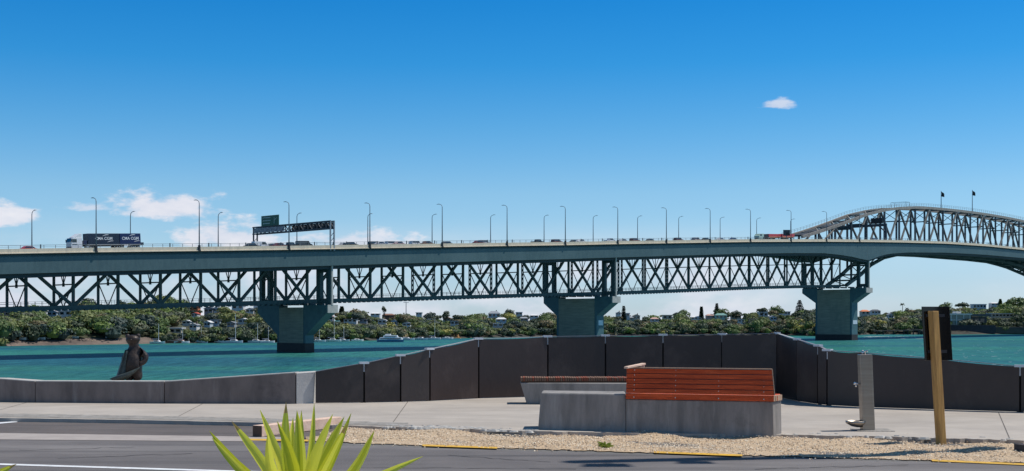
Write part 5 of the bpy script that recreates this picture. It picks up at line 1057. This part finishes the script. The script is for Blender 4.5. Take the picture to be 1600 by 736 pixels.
for (x0, x1, yt, yb, wc, rc_, st, lab) in HOUSES:
    cx = (x0+x1)/2; w_ = max(.12, min(1., wfrac(cx, yb+3))); Y = Ysh(cx)+w_*depth(cx); hrects.append((x0, x1, yt, yb, Y))
    W_ = (x1-x0)/F*Y; H = (yb-yt)/F*Y; xc = (cx-800)/F*Y; zb_ = EYE+(HOR-yb)/F*Y; D = max(6, W_*.7)
    g0 = zhill(cx, w_)-1.5; t = empty('house', (xc, Y, min(zb_, g0)), lab, 'house', 'houses on the far slope'); wm = mat('render_'+wc, WC[wc], None, .5, .8); rm = mat('roof_'+rc_, RC[rc_], None, .8, .7)
    zl = min(zb_, g0)-.5; wall_t = zb_+H*(.62 if st == 'gable' else .8)
    b = MB(); b.box(xc-W_/2, xc+W_/2, Y, Y+D, zl, wall_t)
    if st == 'gable' and W_ < 5.2:
        b.add([(xc-W_/2, Y, wall_t), (xc+W_/2, Y, wall_t), (xc, Y, zb_+H-.15)], [(0, 1, 2)])
    build(b, 'wall', wm, t)
    b = MB(); zr = zb_+H; e = .35
    if st == 'flat': b.box(xc-W_/2-e, xc+W_/2+e, Y-e, Y+D+e, wall_t+.003, zr)
    elif W_ < 5.2:   # gable towards the water
        b.hexa([(xc-W_/2-e, Y-e, wall_t-.15), (xc, Y-e, zr-.2), (xc, Y+D+e, zr-.2), (xc-W_/2-e, Y+D+e, wall_t-.15), (xc-W_/2-e, Y-e, wall_t+.1), (xc, Y-e, zr), (xc, Y+D+e, zr), (xc-W_/2-e, Y+D+e, wall_t+.1)])
        b.hexa([(xc, Y-e, zr-.2), (xc+W_/2+e, Y-e, wall_t-.15), (xc+W_/2+e, Y+D+e, wall_t-.15), (xc, Y+D+e, zr-.2), (xc, Y-e, zr), (xc+W_/2+e, Y-e, wall_t+.1), (xc+W_/2+e, Y+D+e, wall_t+.1), (xc, Y+D+e, zr)])
    else:            # hipped roof with its ridge along the shore
        r0, r1 = xc-W_*.28, xc+W_*.28; b.add([(xc-W_/2-e, Y-e, wall_t+.003), (xc+W_/2+e, Y-e, wall_t+.003), (xc+W_/2+e, Y+D+e, wall_t+.003), (xc-W_/2-e, Y+D+e, wall_t+.003), (r0, Y+D/2, zr), (r1, Y+D/2, zr)], [(0, 1, 5, 4), (1, 2, 5), (2, 3, 4, 5), (3, 0, 4), (3, 2, 1, 0)])
    ro = build(b, 'roof', rm, t)
    if rv.random() < .4 and st == 'gable': b = MB(); b.box(xc+W_*.15, xc+W_*.15+.6, Y+D/2, Y+D/2+.6, zr-.8, zr+.7); build(b, 'chimney', mat('render_brown', WC['brown'], None, .5, .8), ro)
    hw_ = wall_t-zb_; nw = max(2, int(W_/2.2))
    if hw_ > .7:
        for k in range(nw):
            xx = xc-W_/2+W_*(k+.5)/nw; ww = min(.8, W_/nw*.34); b = MB(); b.box(xx-ww, xx+ww, Y-.05, Y+.06, zb_+hw_*.25, zb_+hw_*.82); wi = build(b, 'window', glass_m, t)
# modern pavilion at the right shore
def pavilion():
    Y = Ysh(1515)+6; t = empty('waterfront_building', P(1515, 520, Y), 'modern waterfront building with glass front, dark pavilion roof and dark sea wall at the right', 'building')
    def r(x0, x1, y0, y1, d0, d1, m, name, par=None):
        b = MB(); a = P(x0, y1, Y); c = P(x1, y0, Y); b.box(a.x, c.x, Y+d0, Y+d1, a.z, c.z); return build(b, name, m, par or t)
    r(1486, 1556, 508, 521, 0, 24, mat('dark_sea_wall', (.05, .05, .065), (.03, .03, .04), .4, .85), 'sea_wall')
    r(1556, 1700, 511, 521, 3, 20, mat('dark_rock_wall', (.09, .085, .08), None, .5, .9), 'rock_wall')
    gl = r(1488, 1519, 492, 508, 3, 20, mat('green_glass', (.10, .22, .23), (.07, .15, .16), 1, .1), 'glass_front')
    r(1486, 1521, 489.8, 492, 2, 21, mat('render_white', WC['white'], None, .5, .8), 'roof')
    for x in (1488.5, 1497, 1508, 1518): r(x-.6, x+.6, 492, 508, 2.6, 3.1, mat('frame_pale', (.65, .7, .7), None, 1, .6), 'mullion', gl)
    r(1488, 1519, 499.5, 500.5, 2.5, 2.9, MATS['frame_pale'], 'transom', gl)
    r(1519, 1549, 495, 508, 8, 20, mat('pavilion_dark', (.04, .05, .06), None, 1, .4), 'pavilion')
    r(1516, 1553, 490.5, 494.5, 5, 22, mat('pavilion_roof', (.10, .11, .12), None, 1, .6), 'pavilion_roof')
    for x in (1524, 1533, 1542): r(x-3, x+3, 498, 504, 7.8, 8.2, glass_m, 'window')
    r(1500, 1507, 486.5, 490, 6, 14, mat('render_white', WC['white'], None, .5, .8), 'roof_box')
pavilion()
hrects.append((1484, 1556, 488, 521, Ysh(1515)+6))

# woodland mass
rng = RNG
def blocked(px, py, r, Y, rz):
    for (x0, x1, yt, yb, hy) in hrects:
        if Y < hy+3 and x0-r*.7 < px < x1+r*.7 and py-rz < yb-(yb-yt)*.15 and py+rz*.6 > yt: return True
    return False
Vs = []; MI = []
colw = np.array([.14, .22, .22, .12, .12, .08, .01, .08])
th = np.linspace(0, 2*np.pi, 7)[:-1]
def put(px, w_, ry, low=None, forest=True):
    q = hill_pt(px, w_); tt_ = interp(px, TT)
    for sc in (1., .7, .45):
        ry_ = ry*sc; rz = rng.uniform(.58, .85)*ry_
        zc = q.z+(rng.uniform(.35, .75)*TREE_H*sc if low is None else low); zc = min(zc, EYE+(HOR-tt_-rng.uniform(-1.2, 3.5))/F*q.y-rz*.85)
        py = HOR-(zc-EYE)/q.y*F; rp = ry_/q.y*F
        if not blocked(px, py, rp, q.y, rz/q.y*F): break
    else: return 0
    inview = -50 < px < 1650
    V, cs, rr = crown_arrays(rng, ry_, rz, int(90+34*ry_) if inview else 50, ry_*.045+.17, 11); V += np.array([q.x, q.y, zc])
    zone = math.sin(px*.013)+math.sin(px*.047+w_*3)*.6; p = colw.copy()
    if zone > .6: p[2] *= 2.2; p[3] *= 1.8
    if zone < -.6: p[0] *= 2; p[7] *= 2
    if 1350 < px < 1470 or 590 < px < 650: p[6] *= 6; p[5] *= 2
    if px < 450: p[2] *= 1.5; p[1] *= 1.4; p[0] *= .7
    if w_ < .12 or (px > 450 and w_ < .3): p[0] *= 2.5; p[7] *= 2.5; p[2] *= .4; p[3] *= .4  # darker greens near the waterline paint in the shadowed foot of the slope
    p /= p.sum(); ci = rng.choice(8, p=p); Vs.append(V); MI.append(np.full(len(V)//4, ci))
    ring = lambda r, z: np.stack([np.cos(th)*r*ry_, np.sin(th)*r*ry_, np.full(6, z*rz)], 1)+np.array([q.x, q.y, zc])
    A_, B2, C_, D_ = ring(.3, -.55), ring(.52, -.15), ring(.42, .3), ring(.1, .48); cv = []
    for R0, R1 in ((A_, B2), (B2, C_), (C_, D_)):
        for k in range(6): cv.append(np.array([R0[k], R0[(k+1) % 6], R1[(k+1) % 6], R1[k]]))
    MI.append(np.full(18, ci)); Vs.append(np.concatenate(cv)); return 1
n_t = tries = 0
while n_t < 1900 and tries < 6000:
    tries += 1; px = rng.uniform(-380, 1880)
    if (px < -60 or px > 1660) and rng.random() < .6: continue
    w_ = .02+.98*rng.random()**1.1
    if w_ < .035 and (20 < px < 235): continue
    n_t += put(px, w_, rng.uniform(3.2, 7.4)*(1.05 if w_ < .25 else .9))
for px in np.arange(-380, 1880, 5.5):          # skyline row, closing the ridge
    put(px+rng.uniform(-2, 2), rng.uniform(.9, 1.0), rng.uniform(2.2, 4.2), low=rng.uniform(1.5, 4.5))
for px in np.arange(-380, 1880, 6.):           # crowns hanging over the water's edge
    if 15 < px < 240 or 1486 < px < 1560: continue
    for k in range(2): put(px+rng.uniform(-3, 3), rng.uniform(.0, .05), rng.uniform(2.0, 3.8), low=rng.uniform(1.0, 3.2))
me = quads_mesh('woodland', np.concatenate(Vs), np.concatenate(MI), greens); o = bpy.data.objects.new('woodland', me); COL.objects.link(o)
tag(o, 'dense mixed green coastal woodland covering the far slope down to the water', 'woodland', kind='stuff')

# individual trees one can tell apart
def tree(kind, px, ytop, ybase, wpx, gi, lab, w_=None, seed=0):
    w_ = wfrac(px, ybase+6) if w_ is None else w_; Y = Ysh(px)+w_*depth(px); x = (px-800)/F*Y; zt_ = EYE+(HOR-ytop)/F*Y; zb_ = min(EYE+(HOR-ybase)/F*Y, zhill(px, w_)+.3); g = zhill(px, w_)-.5; R_ = wpx/2/F*Y
    nm = {'round': 'broadleaf_tree', 'pine': 'pine_tree', 'palm': 'palm_tree', 'umbrella': 'broadleaf_tree'}[kind]
    t = empty(nm, (x, Y, g), lab, 'tree', 'trees standing out on the far slope'); r2 = np.random.default_rng(seed+int(px))
    b = MB(); H = zt_-g
    if kind == 'pine':
        b.tube([(x, Y, g), (x, Y, zt_)], [.35, .05], 7); build(b, 'trunk', trunk_m, t); Vl = []
        nt_ = 11
        for k in range(nt_):
            u = k/(nt_-1); z = zb_+(zt_-zb_)*(.1+.9*u); rr = R_*(1-u)**.8+.15
            for a in range(10):
                an = a*.628+k; 
                for st in (.35, .65, 1.):
                    p = np.array([x+math.cos(an)*rr*st, Y+math.sin(an)*rr*st, z+.15*rr*st]); s = .62+.3*r2.random(); d = np.array([math.cos(an), math.sin(an), 0.15]); e = np.array([-d[1], d[0], 0]); f_ = np.array([0, 0, .5])
                    Vl.append(np.array([p-d*s-e*s*.6, p+d*s-e*s*.5+f_*.3, p+d*s+e*s*.5, p-d*s+e*s*.6-f_*.3])); Vl.append(np.array([p-d*s-f_*s, p+d*s-f_*s, p+d*s+f_*s, p-d*s+f_*s]))
        V = np.concatenate(Vl)
    elif kind == 'palm':
        zc = zt_-R_*.8; b.tube([(x, Y, g), (x+.2, Y, zc)], [.3, .2], 7); build(b, 'trunk', trunk_m, t); Vl = []
        for k in range(16):
            an = k*.393+r2.random()*.3; el_ = r2.uniform(-.3, 1.0)
            for st in range(4):
                r0, r1 = R_*st/4, R_*(st+1)/4; dr = lambda r: np.array([math.cos(an)*r*math.cos(el_*.7), math.sin(an)*r*math.cos(el_*.7), el_*r-.5*r*r/R_])+np.array([x, Y, zc]); e = np.array([-math.sin(an), math.cos(an), .5])*.38
                Vl.append(np.array([dr(r0)-e, dr(r1)-e*.8, dr(r1)+e*.8, dr(r0)+e]))
        V = np.concatenate(Vl)
    else:
        zc = (zt_+zb_)/2 if kind == 'round' else zt_-(zt_-zb_)*.28; rz = max(1.2, (zt_-zb_)*(.55 if kind == 'round' else .32)); b.tube([(x, Y, g), (x, Y, (g+zc)/2), (x+.2, Y, zc)], [.4, .3, .15], 7)
        for k in range(5):
            an = k*1.26; b.tube([(x, Y, g+(zc-g)*.5), (x+math.cos(an)*R_*.6, Y+math.sin(an)*R_*.6, zc+rz*.2)], [.2, .07], 5)
        build(b, 'trunk', trunk_m, t)
        V, cs, rr = crown_arrays(r2, R_*1.12, rz*1.15, 420, R_*.06+.14, 10); V += np.array([x, Y, zc])
    me = quads_mesh('crown', V-np.array([x, Y, g]), np.zeros(len(V)//4), [greens[gi]]); o = bpy.data.objects.new('crown', me); COL.objects.link(o); o.parent = t
TREES = [('round', 137, 465, 474, 24, 0, 'dark round topped tree rising above the bridge chord left of the truck shadow'), ('round', 190, 468, 476, 18, 0, 'small dark round tree above the chord, second from the left'), ('round', 257, 459, 474, 34, 2, 'tall olive tree crown seen through the truss left of the orange roof'), ('round', 286, 466, 476, 22, 1, 'green crown seen through the truss, just right of the tall olive one'),
 ('pine', 534, 480, 492, 9, 0, 'small pointed pine on the skyline right of the left pier'), ('round', 553, 482, 493, 24, 5, 'brownish crown on the skyline right of the left pier'), ('round', 566, 483, 494, 18, 3, 'bright green crown on the skyline right of the left pier'), ('umbrella', 600, 478, 492, 9, 0, 'narrow tall dark tree standing above the brown roofed house'),
 ('round', 697, 485, 494, 15, 0, 'dark bushy tree on the skyline left of mid picture'), ('round', 672, 487, 494, 22, 7, 'wide dark crown on the skyline right of the pylon'), ('round', 797, 482, 492, 18, 0, 'dark crown highest on the skyline left of the middle pier'), ('round', 868, 489, 520, 26, 5, 'purple brown broad tree touching the left of the middle pier', .5),
 ('pine', 974.5, 479, 493, 6, 0, 'slim dark Norfolk pine just right of the middle pier'), ('round', 1070, 484, 500, 26, 1, 'large green crown on the skyline between the piers'), ('pine', 1096, 480, 492, 5, 0, 'thin dark pine above the bright white gable'), ('pine', 1120, 475, 490, 7, 0, 'tall narrow pine above the mint green house'), ('round', 1126, 481, 493, 26, 1, 'round green tree right behind the tall narrow pine'), ('round', 1150, 484, 493, 18, 0, 'dark dome crown right of the mint green house'),
 ('umbrella', 1191, 480.5, 493, 18, 0, 'umbrella shaped dark tree left of the round skyline tree'), ('round', 1214, 477, 493, 27, 1, 'big round green tree on the skyline left of the right pier'), ('pine', 1249.5, 470, 487, 15, 7, 'broad conical Norfolk pine left of the right pier'), ('palm', 1410, 472, 486, 8, 0, 'lone palm on the ridge right of the right pier'), ('palm', 1417, 480, 488, 6, 0, 'smaller palm just right of the lone ridge palm'),
 ('round', 1478, 472, 486, 26, 1, 'green crown rising behind the sign panel'), ('umbrella', 1503, 473, 486, 22, 0, 'dark umbrella crown right of the sign panel'), ('pine', 1563, 468, 480, 6, 1, 'small pine on the right hand ridge'), ('round', 1588, 464, 480, 34, 1, 'wide green crown highest on the ridge at the right edge'), ('round', 330, 516, 530, 18, 6, 'yellowish tree by the water above the moored yachts', .1), ('round', 610, 503, 522, 20, 6, 'yellow leaning tree above the ferry', .12), ('round', 1195, 501, 512, 12, 3, 'bright yellow green tree on the slope left of the right pier', .3)]
for tr_ in TREES:
    kind, px, yt, yb, wp_, gi, lab = tr_[:7]; tree(kind, px, yt, yb, wp_, gi, lab, tr_[7] if len(tr_) > 7 else None)
# cliffs
def cliff(px0, px1, yt, yb, lab, c, c2):
    cx = (px0+px1)/2; Y = Ysh(cx)+1.; a = P(px0, yb, Y); d = P(px1, yt, Y); t = MB(); n, m_ = 16, 9; vs = []
    for i in range(n+1):
        for j in range(m_+1):
            u, v = i/n, j/m_; hh = math.sin(math.pi*(.12+.8*u))*(.7+.3*math.sin(i*2.1)); vs.append((a.x+(d.x-a.x)*u+rv.uniform(-.4, .4), Y+v*4+rv.uniform(-.5, .5), a.z-.5+(d.z-a.z)*v*hh+rv.uniform(-.2, .2)))
    t.add(vs, [(i*(m_+1)+j, (i+1)*(m_+1)+j, (i+1)*(m_+1)+j+1, i*(m_+1)+j+1) for i in range(n) for j in range(m_)]); o = build(t, 'cliff', mat('rock_'+lab.split()[0], c, c2, .35, .95, 1., 2), org=P(cx, yb, Y)); tag(o, lab, 'cliff', 'rock faces along the far shore')
cliff(702, 720, 515, 529.5, 'orange sandstone cliff face at the waterline left of mid picture', (.55, .3, .13), (.3, .16, .08))
cliff(606, 642, 512, 531, 'ochre clay cliff face behind the ferry', (.34, .27, .14), (.15, .13, .06))
cliff(1262, 1277, 512, 525.5, 'reddish rocks by the water touching the left of the right pier', (.36, .2, .14), (.15, .1, .07))
cliff(1346, 1392, 507, 523, 'brown rocky bank right of the right pier', (.34, .2, .12), (.13, .1, .06))
cliff(120, 150, 528, 538, 'tan low bank above the beach at the left', (.5, .36, .22), (.25, .2, .12))
cliff(960, 966, 500, 526, 'pale narrow bank right of the middle pier', (.45, .36, .22), (.25, .2, .12))
cliff(1558, 1640, 515, 523, 'grey boulder bank at the right edge of the shore', (.2, .19, .17), (.08, .08, .075))

# boats ---------------------------------------------------------------
def hull(b, L_, bw, h, mi=0):
    st = [(-.5, .75, 0), (-.25, 1, 0), (0, 1, 0), (.25, .8, .03), (.42, .38, .12), (.5, .03, .25)]; vs = []
    for x, w_, r_ in st: vs += [(x*L_, -bw/2*w_, h*(1+r_)), (x*L_, -bw/2*w_*.6, 0), (x*L_, bw/2*w_*.6, 0), (x*L_, bw/2*w_, h*(1+r_))]
    b.add(vs, [(i*4+j, i*4+(j+1) % 4, (i+1)*4+(j+1) % 4, (i+1)*4+j) for i in range(5) for j in range(4)]+[(3, 2, 1, 0), (20, 21, 22, 23)], mi)
def yacht(mast):
    t = empty('yacht', (0, 0, 0)); b = MB(); hull(b, 9, 2.7, 1.0); build(b, 'hull', car_paint('hull_white', (.8, .8, .8)), t)
    b = MB(); b.hexa([(-2.2, -.9, 1.0), (1.6, -.7, 1.0), (1.6, .7, 1.0), (-2.2, .9, 1.0), (-1.9, -.7, 1.6), (.9, -.5, 1.5), (.9, .5, 1.5), (-1.9, .7, 1.6)]); build(b, 'cabin', MATS['paint_hull_white'], t, .05)
    b = MB(); b.box(-1.5, .6, -.86, .86, 1.15, 1.4); build(b, 'window', glass_m, t)
    if mast:
        b = MB(); b.tube([(.5, 0, 1), (.5, 0, mast)], [.13, .1], 6); build(b, 'mast', mat('mast_alloy', (.8, .8, .8), None, 2, .5), t)
        b = MB(); b.tube([(.5, 0, 2.2), (-3.4, 0, 2.1)], .16, 6); build(b, 'boom', mat('sail_cover', (.3, .35, .45), None, 2, .8), t)
    return t
yp = {}
YS = [(251, 536.8, 4.2, 'lone yacht at the left end of the moorings, right of the statue'), (288, 536, 4, 'yacht by the orange jetty shed'), (317, 535.7, 4.6, 'yacht with tall mast below the yellowish tree'), (350, 535.5, 0, 'low pale launch moored between masted yachts'), (370, 535.6, 6, 'large yacht with the highest mast left of the left pier'), (404, 535.2, 4, 'yacht second from the left pier on its left'), (421, 535.2, 3.5, 'yacht closest to the left pier on its left'),
 (500, 533.8, 3.4, 'yacht closest to the left pier on its right'), (523, 533.4, 5, 'yacht second from the left pier on its right'), (538, 533.2, 4, 'yacht third from the left pier on its right'), (560, 532.8, 0, 'white launch between the yachts and the ferry'), (637, 531.2, 0, 'low white launch just right of the ferry'), (659, 530.6, 0, 'small white launch by the fence top'), (679, 530.2, 6.5, 'yacht with high mast left of the orange cliff'), (700, 529.6, 0, 'white launch in front of the orange cliff')]
for px, yw, mk, lab in YS:
    key = 0 if mk == 0 else (10 if mk < 5 else 14)
    Y = (EYE-WZ)*F/(yw-HOR)
    if key not in yp: o = yp[key] = yacht({0: 0, 10: 9.0, 14: 13.}[key])
    else: o = copy_tree(yp[key])
    o.location = ((px-800)/F*Y, Y-4, WZ); sc = .78*rv.uniform(.9, 1.15); o.scale = (sc*.9, sc, sc); o.rotation_euler.z = rv.uniform(-.5, .5); tag(o, lab, 'boat', 'boats moored along the far shore')
    o.name = 'yacht' if mk else 'launch'
def ferry():
    Y = (EYE-WZ)*F/(534-HOR)-3; q = P(610, 534, Y); q.z = WZ; t = empty('ferry', q, 'white and blue passenger ferry cruising along the far shore', 'ferry'); k = 1.0
    L_ = 41/F*Y; blue = car_paint('ferry_blue', (.03, .14, .3)); wh = MATS['paint_hull_white']
    for sy in (-1.6, 1.6):
        b = MB(); hull(b, L_, 1.3, 1.0); b.v = [(-v[0]+q.x, v[1]+q.y+sy, v[2]+q.z) for v in b.v]; build(b, 'hull', blue, t)
    def bx(n, x0, x1, z0, z1, w_, m, par=None, sl=0): b = MB(); b.hexa([(q.x+x0*L_, q.y-w_, q.z+z0), (q.x+x1*L_, q.y-w_, q.z+z0), (q.x+x1*L_, q.y+w_, q.z+z0), (q.x+x0*L_, q.y+w_, q.z+z0), (q.x+(x0+sl)*L_, q.y-w_*.92, q.z+z1), (q.x+(x1-sl)*L_, q.y-w_*.92, q.z+z1), (q.x+(x1-sl)*L_, q.y+w_*.92, q.z+z1), (q.x+(x0+sl)*L_, q.y+w_*.92, q.z+z1)]); return build(b, n, m, par or t)
    c = bx('cabin', -.42, .46, .9, 1.9, 2.2, wh, sl=.03); bx('window_band', -.36, .4, 1.25, 1.6, 2.24, glass_m, c); u = bx('upper_deck', -.28, .3, 1.9, 2.75, 2.0, wh, sl=.04); bx('window_band', -.2, .22, 2.15, 2.45, 2.03, glass_m, u); bx('wheelhouse', -.2, .02, 2.75, 3.3, 1.3, wh, sl=.02)
    b = MB(); b.tube([(q.x, q.y, q.z+2.3), (q.x, q.y, q.z+3.2)], .06, 6); build(b, 'mast', galv, t)
ferry()
b = MB()
# foam streak behind the right pier
for i in range(60):
    px = rv.uniform(1352, 1445); y = rv.uniform(525.5, 529.5); Y = (EYE-WZ)*F/(y-HOR); x = (px-800)/F*Y; l = rv.uniform(1, 5); b.add([(x-l, Y-.8, WZ+.04), (x, Y-1.6, WZ+.04), (x+l, Y-.5, WZ+.04), (x+l*.3, Y+1.2, WZ+.04), (x-l*.5, Y+.9, WZ+.04)], [(0, 1, 2, 3, 4)])
for i in range(140):
    px = rv.uniform(1250, 1640); y = rv.uniform(524, 575); Y = (EYE-WZ)*F/(y-HOR); x = (px-800)/F*Y; l = rv.uniform(.1, .5)*(1+Y/500); b.add([(x-l, Y, WZ+.05), (x, Y-.25, WZ+.05), (x+l, Y+.1, WZ+.05), (x, Y+.5, WZ+.05)], [(0, 1, 2, 3)])
tag(build(b, 'wave_foam', mat('foam', (.75, .82, .82), None, 1, .9)), 'white foam flecks on the choppy water around the right pier', 'foam', kind='stuff')
# jetty with piles
def jetty():
    Y = Ysh(1400)-14; t = empty('jetty', P(1405, 523, Y), 'old wooden jetty on dark piles right of the right pier', 'jetty')
    for px in (1370.5, 1380, 1396, 1412, 1418.5, 1427, 1435, 1440):
        a = P(px, 524.5, Y); c = P(px, 516.5 if px > 1390 else 518, Y); b = MB(); b.tube([(a.x, Y, WZ-1), (c.x, Y, c.z)], .42, 8); build(b, 'pile', mat('dark_pile', (.03, .03, .035), None, 2, .9), t)
    a = P(1365, 517.4, Y); c = P(1446, 515.2, Y); b = MB(); b.beam((a.x, Y+1, a.z), (c.x, Y+1, c.z), 2.5, .4); build(b, 'deck', mat('jetty_deck', (.16, .14, .13), None, 1, .9), t)
jetty()
# boat shed by the water, small huts on the beach, power pylon
Y = Ysh(271)-.5; q = P(271, 536, Y); t = empty('boat_shed', q, 'rusty orange jetty shed at the water left of the left pier', 'shed'); b = MB(); a, c = P(260, 536, Y), P(283, 532.4, Y); b.box(a.x, c.x, Y, Y+4, WZ, c.z); build(b, 'wall', mat('rust_wall', (.3, .13, .08), None, 1, .8), t); b = MB(); b.box(a.x-.4, c.x+.4, Y-.4, Y+4.4, c.z+.003, c.z+.3); build(b, 'roof', mat('roof_pink', RC['pink'], None, .8, .7), t)
HB = [(42, 'second'), (49, 'third'), (56, 'fourth'), (66, 'fifth'), (74, 'sixth'), (118, 'seventh'), (170, 'eighth')]
for i, (px, od) in enumerate([(36, 'first')]+HB):
    Y = Ysh(px)+6+rv.uniform(0, 3); z = zhill(px, .05)+.4; q = Vector(((px-800)/F*Y, Y, z-.6)); t = empty('dinghy', q, '%s pale dinghy from the left, pulled up on the beach under the left truss span' % od, 'boat', 'dinghies on the beach'); b = MB(); hull(b, 2.4, 1.1, .8); b.v = [(v[0]+q.x, v[1]+q.y, v[2]+q.z+.3) for v in b.v]; build(b, 'hull', MATS['paint_hull_white'], t)
px = 634.5; Y = Ysh(px)+depth(px)*1.02; g = zhill(px, 1); q = Vector(((px-800)/F*Y, Y, g)); zt_ = EYE+(HOR-472)/F*Y; t = empty('power_pole', q, 'slim power pole with crossarm on the skyline left of mid picture', 'pole'); b = MB(); b.tube([q, (q.x, Y, zt_)], [.3, .2], 6); build(b, 'pole', pole_m, t); b = MB(); b.beam((q.x-1.6, Y, zt_-.3), (q.x+1.6, Y, zt_-.3), .2, .25); build(b, 'crossarm', pole_m, t)
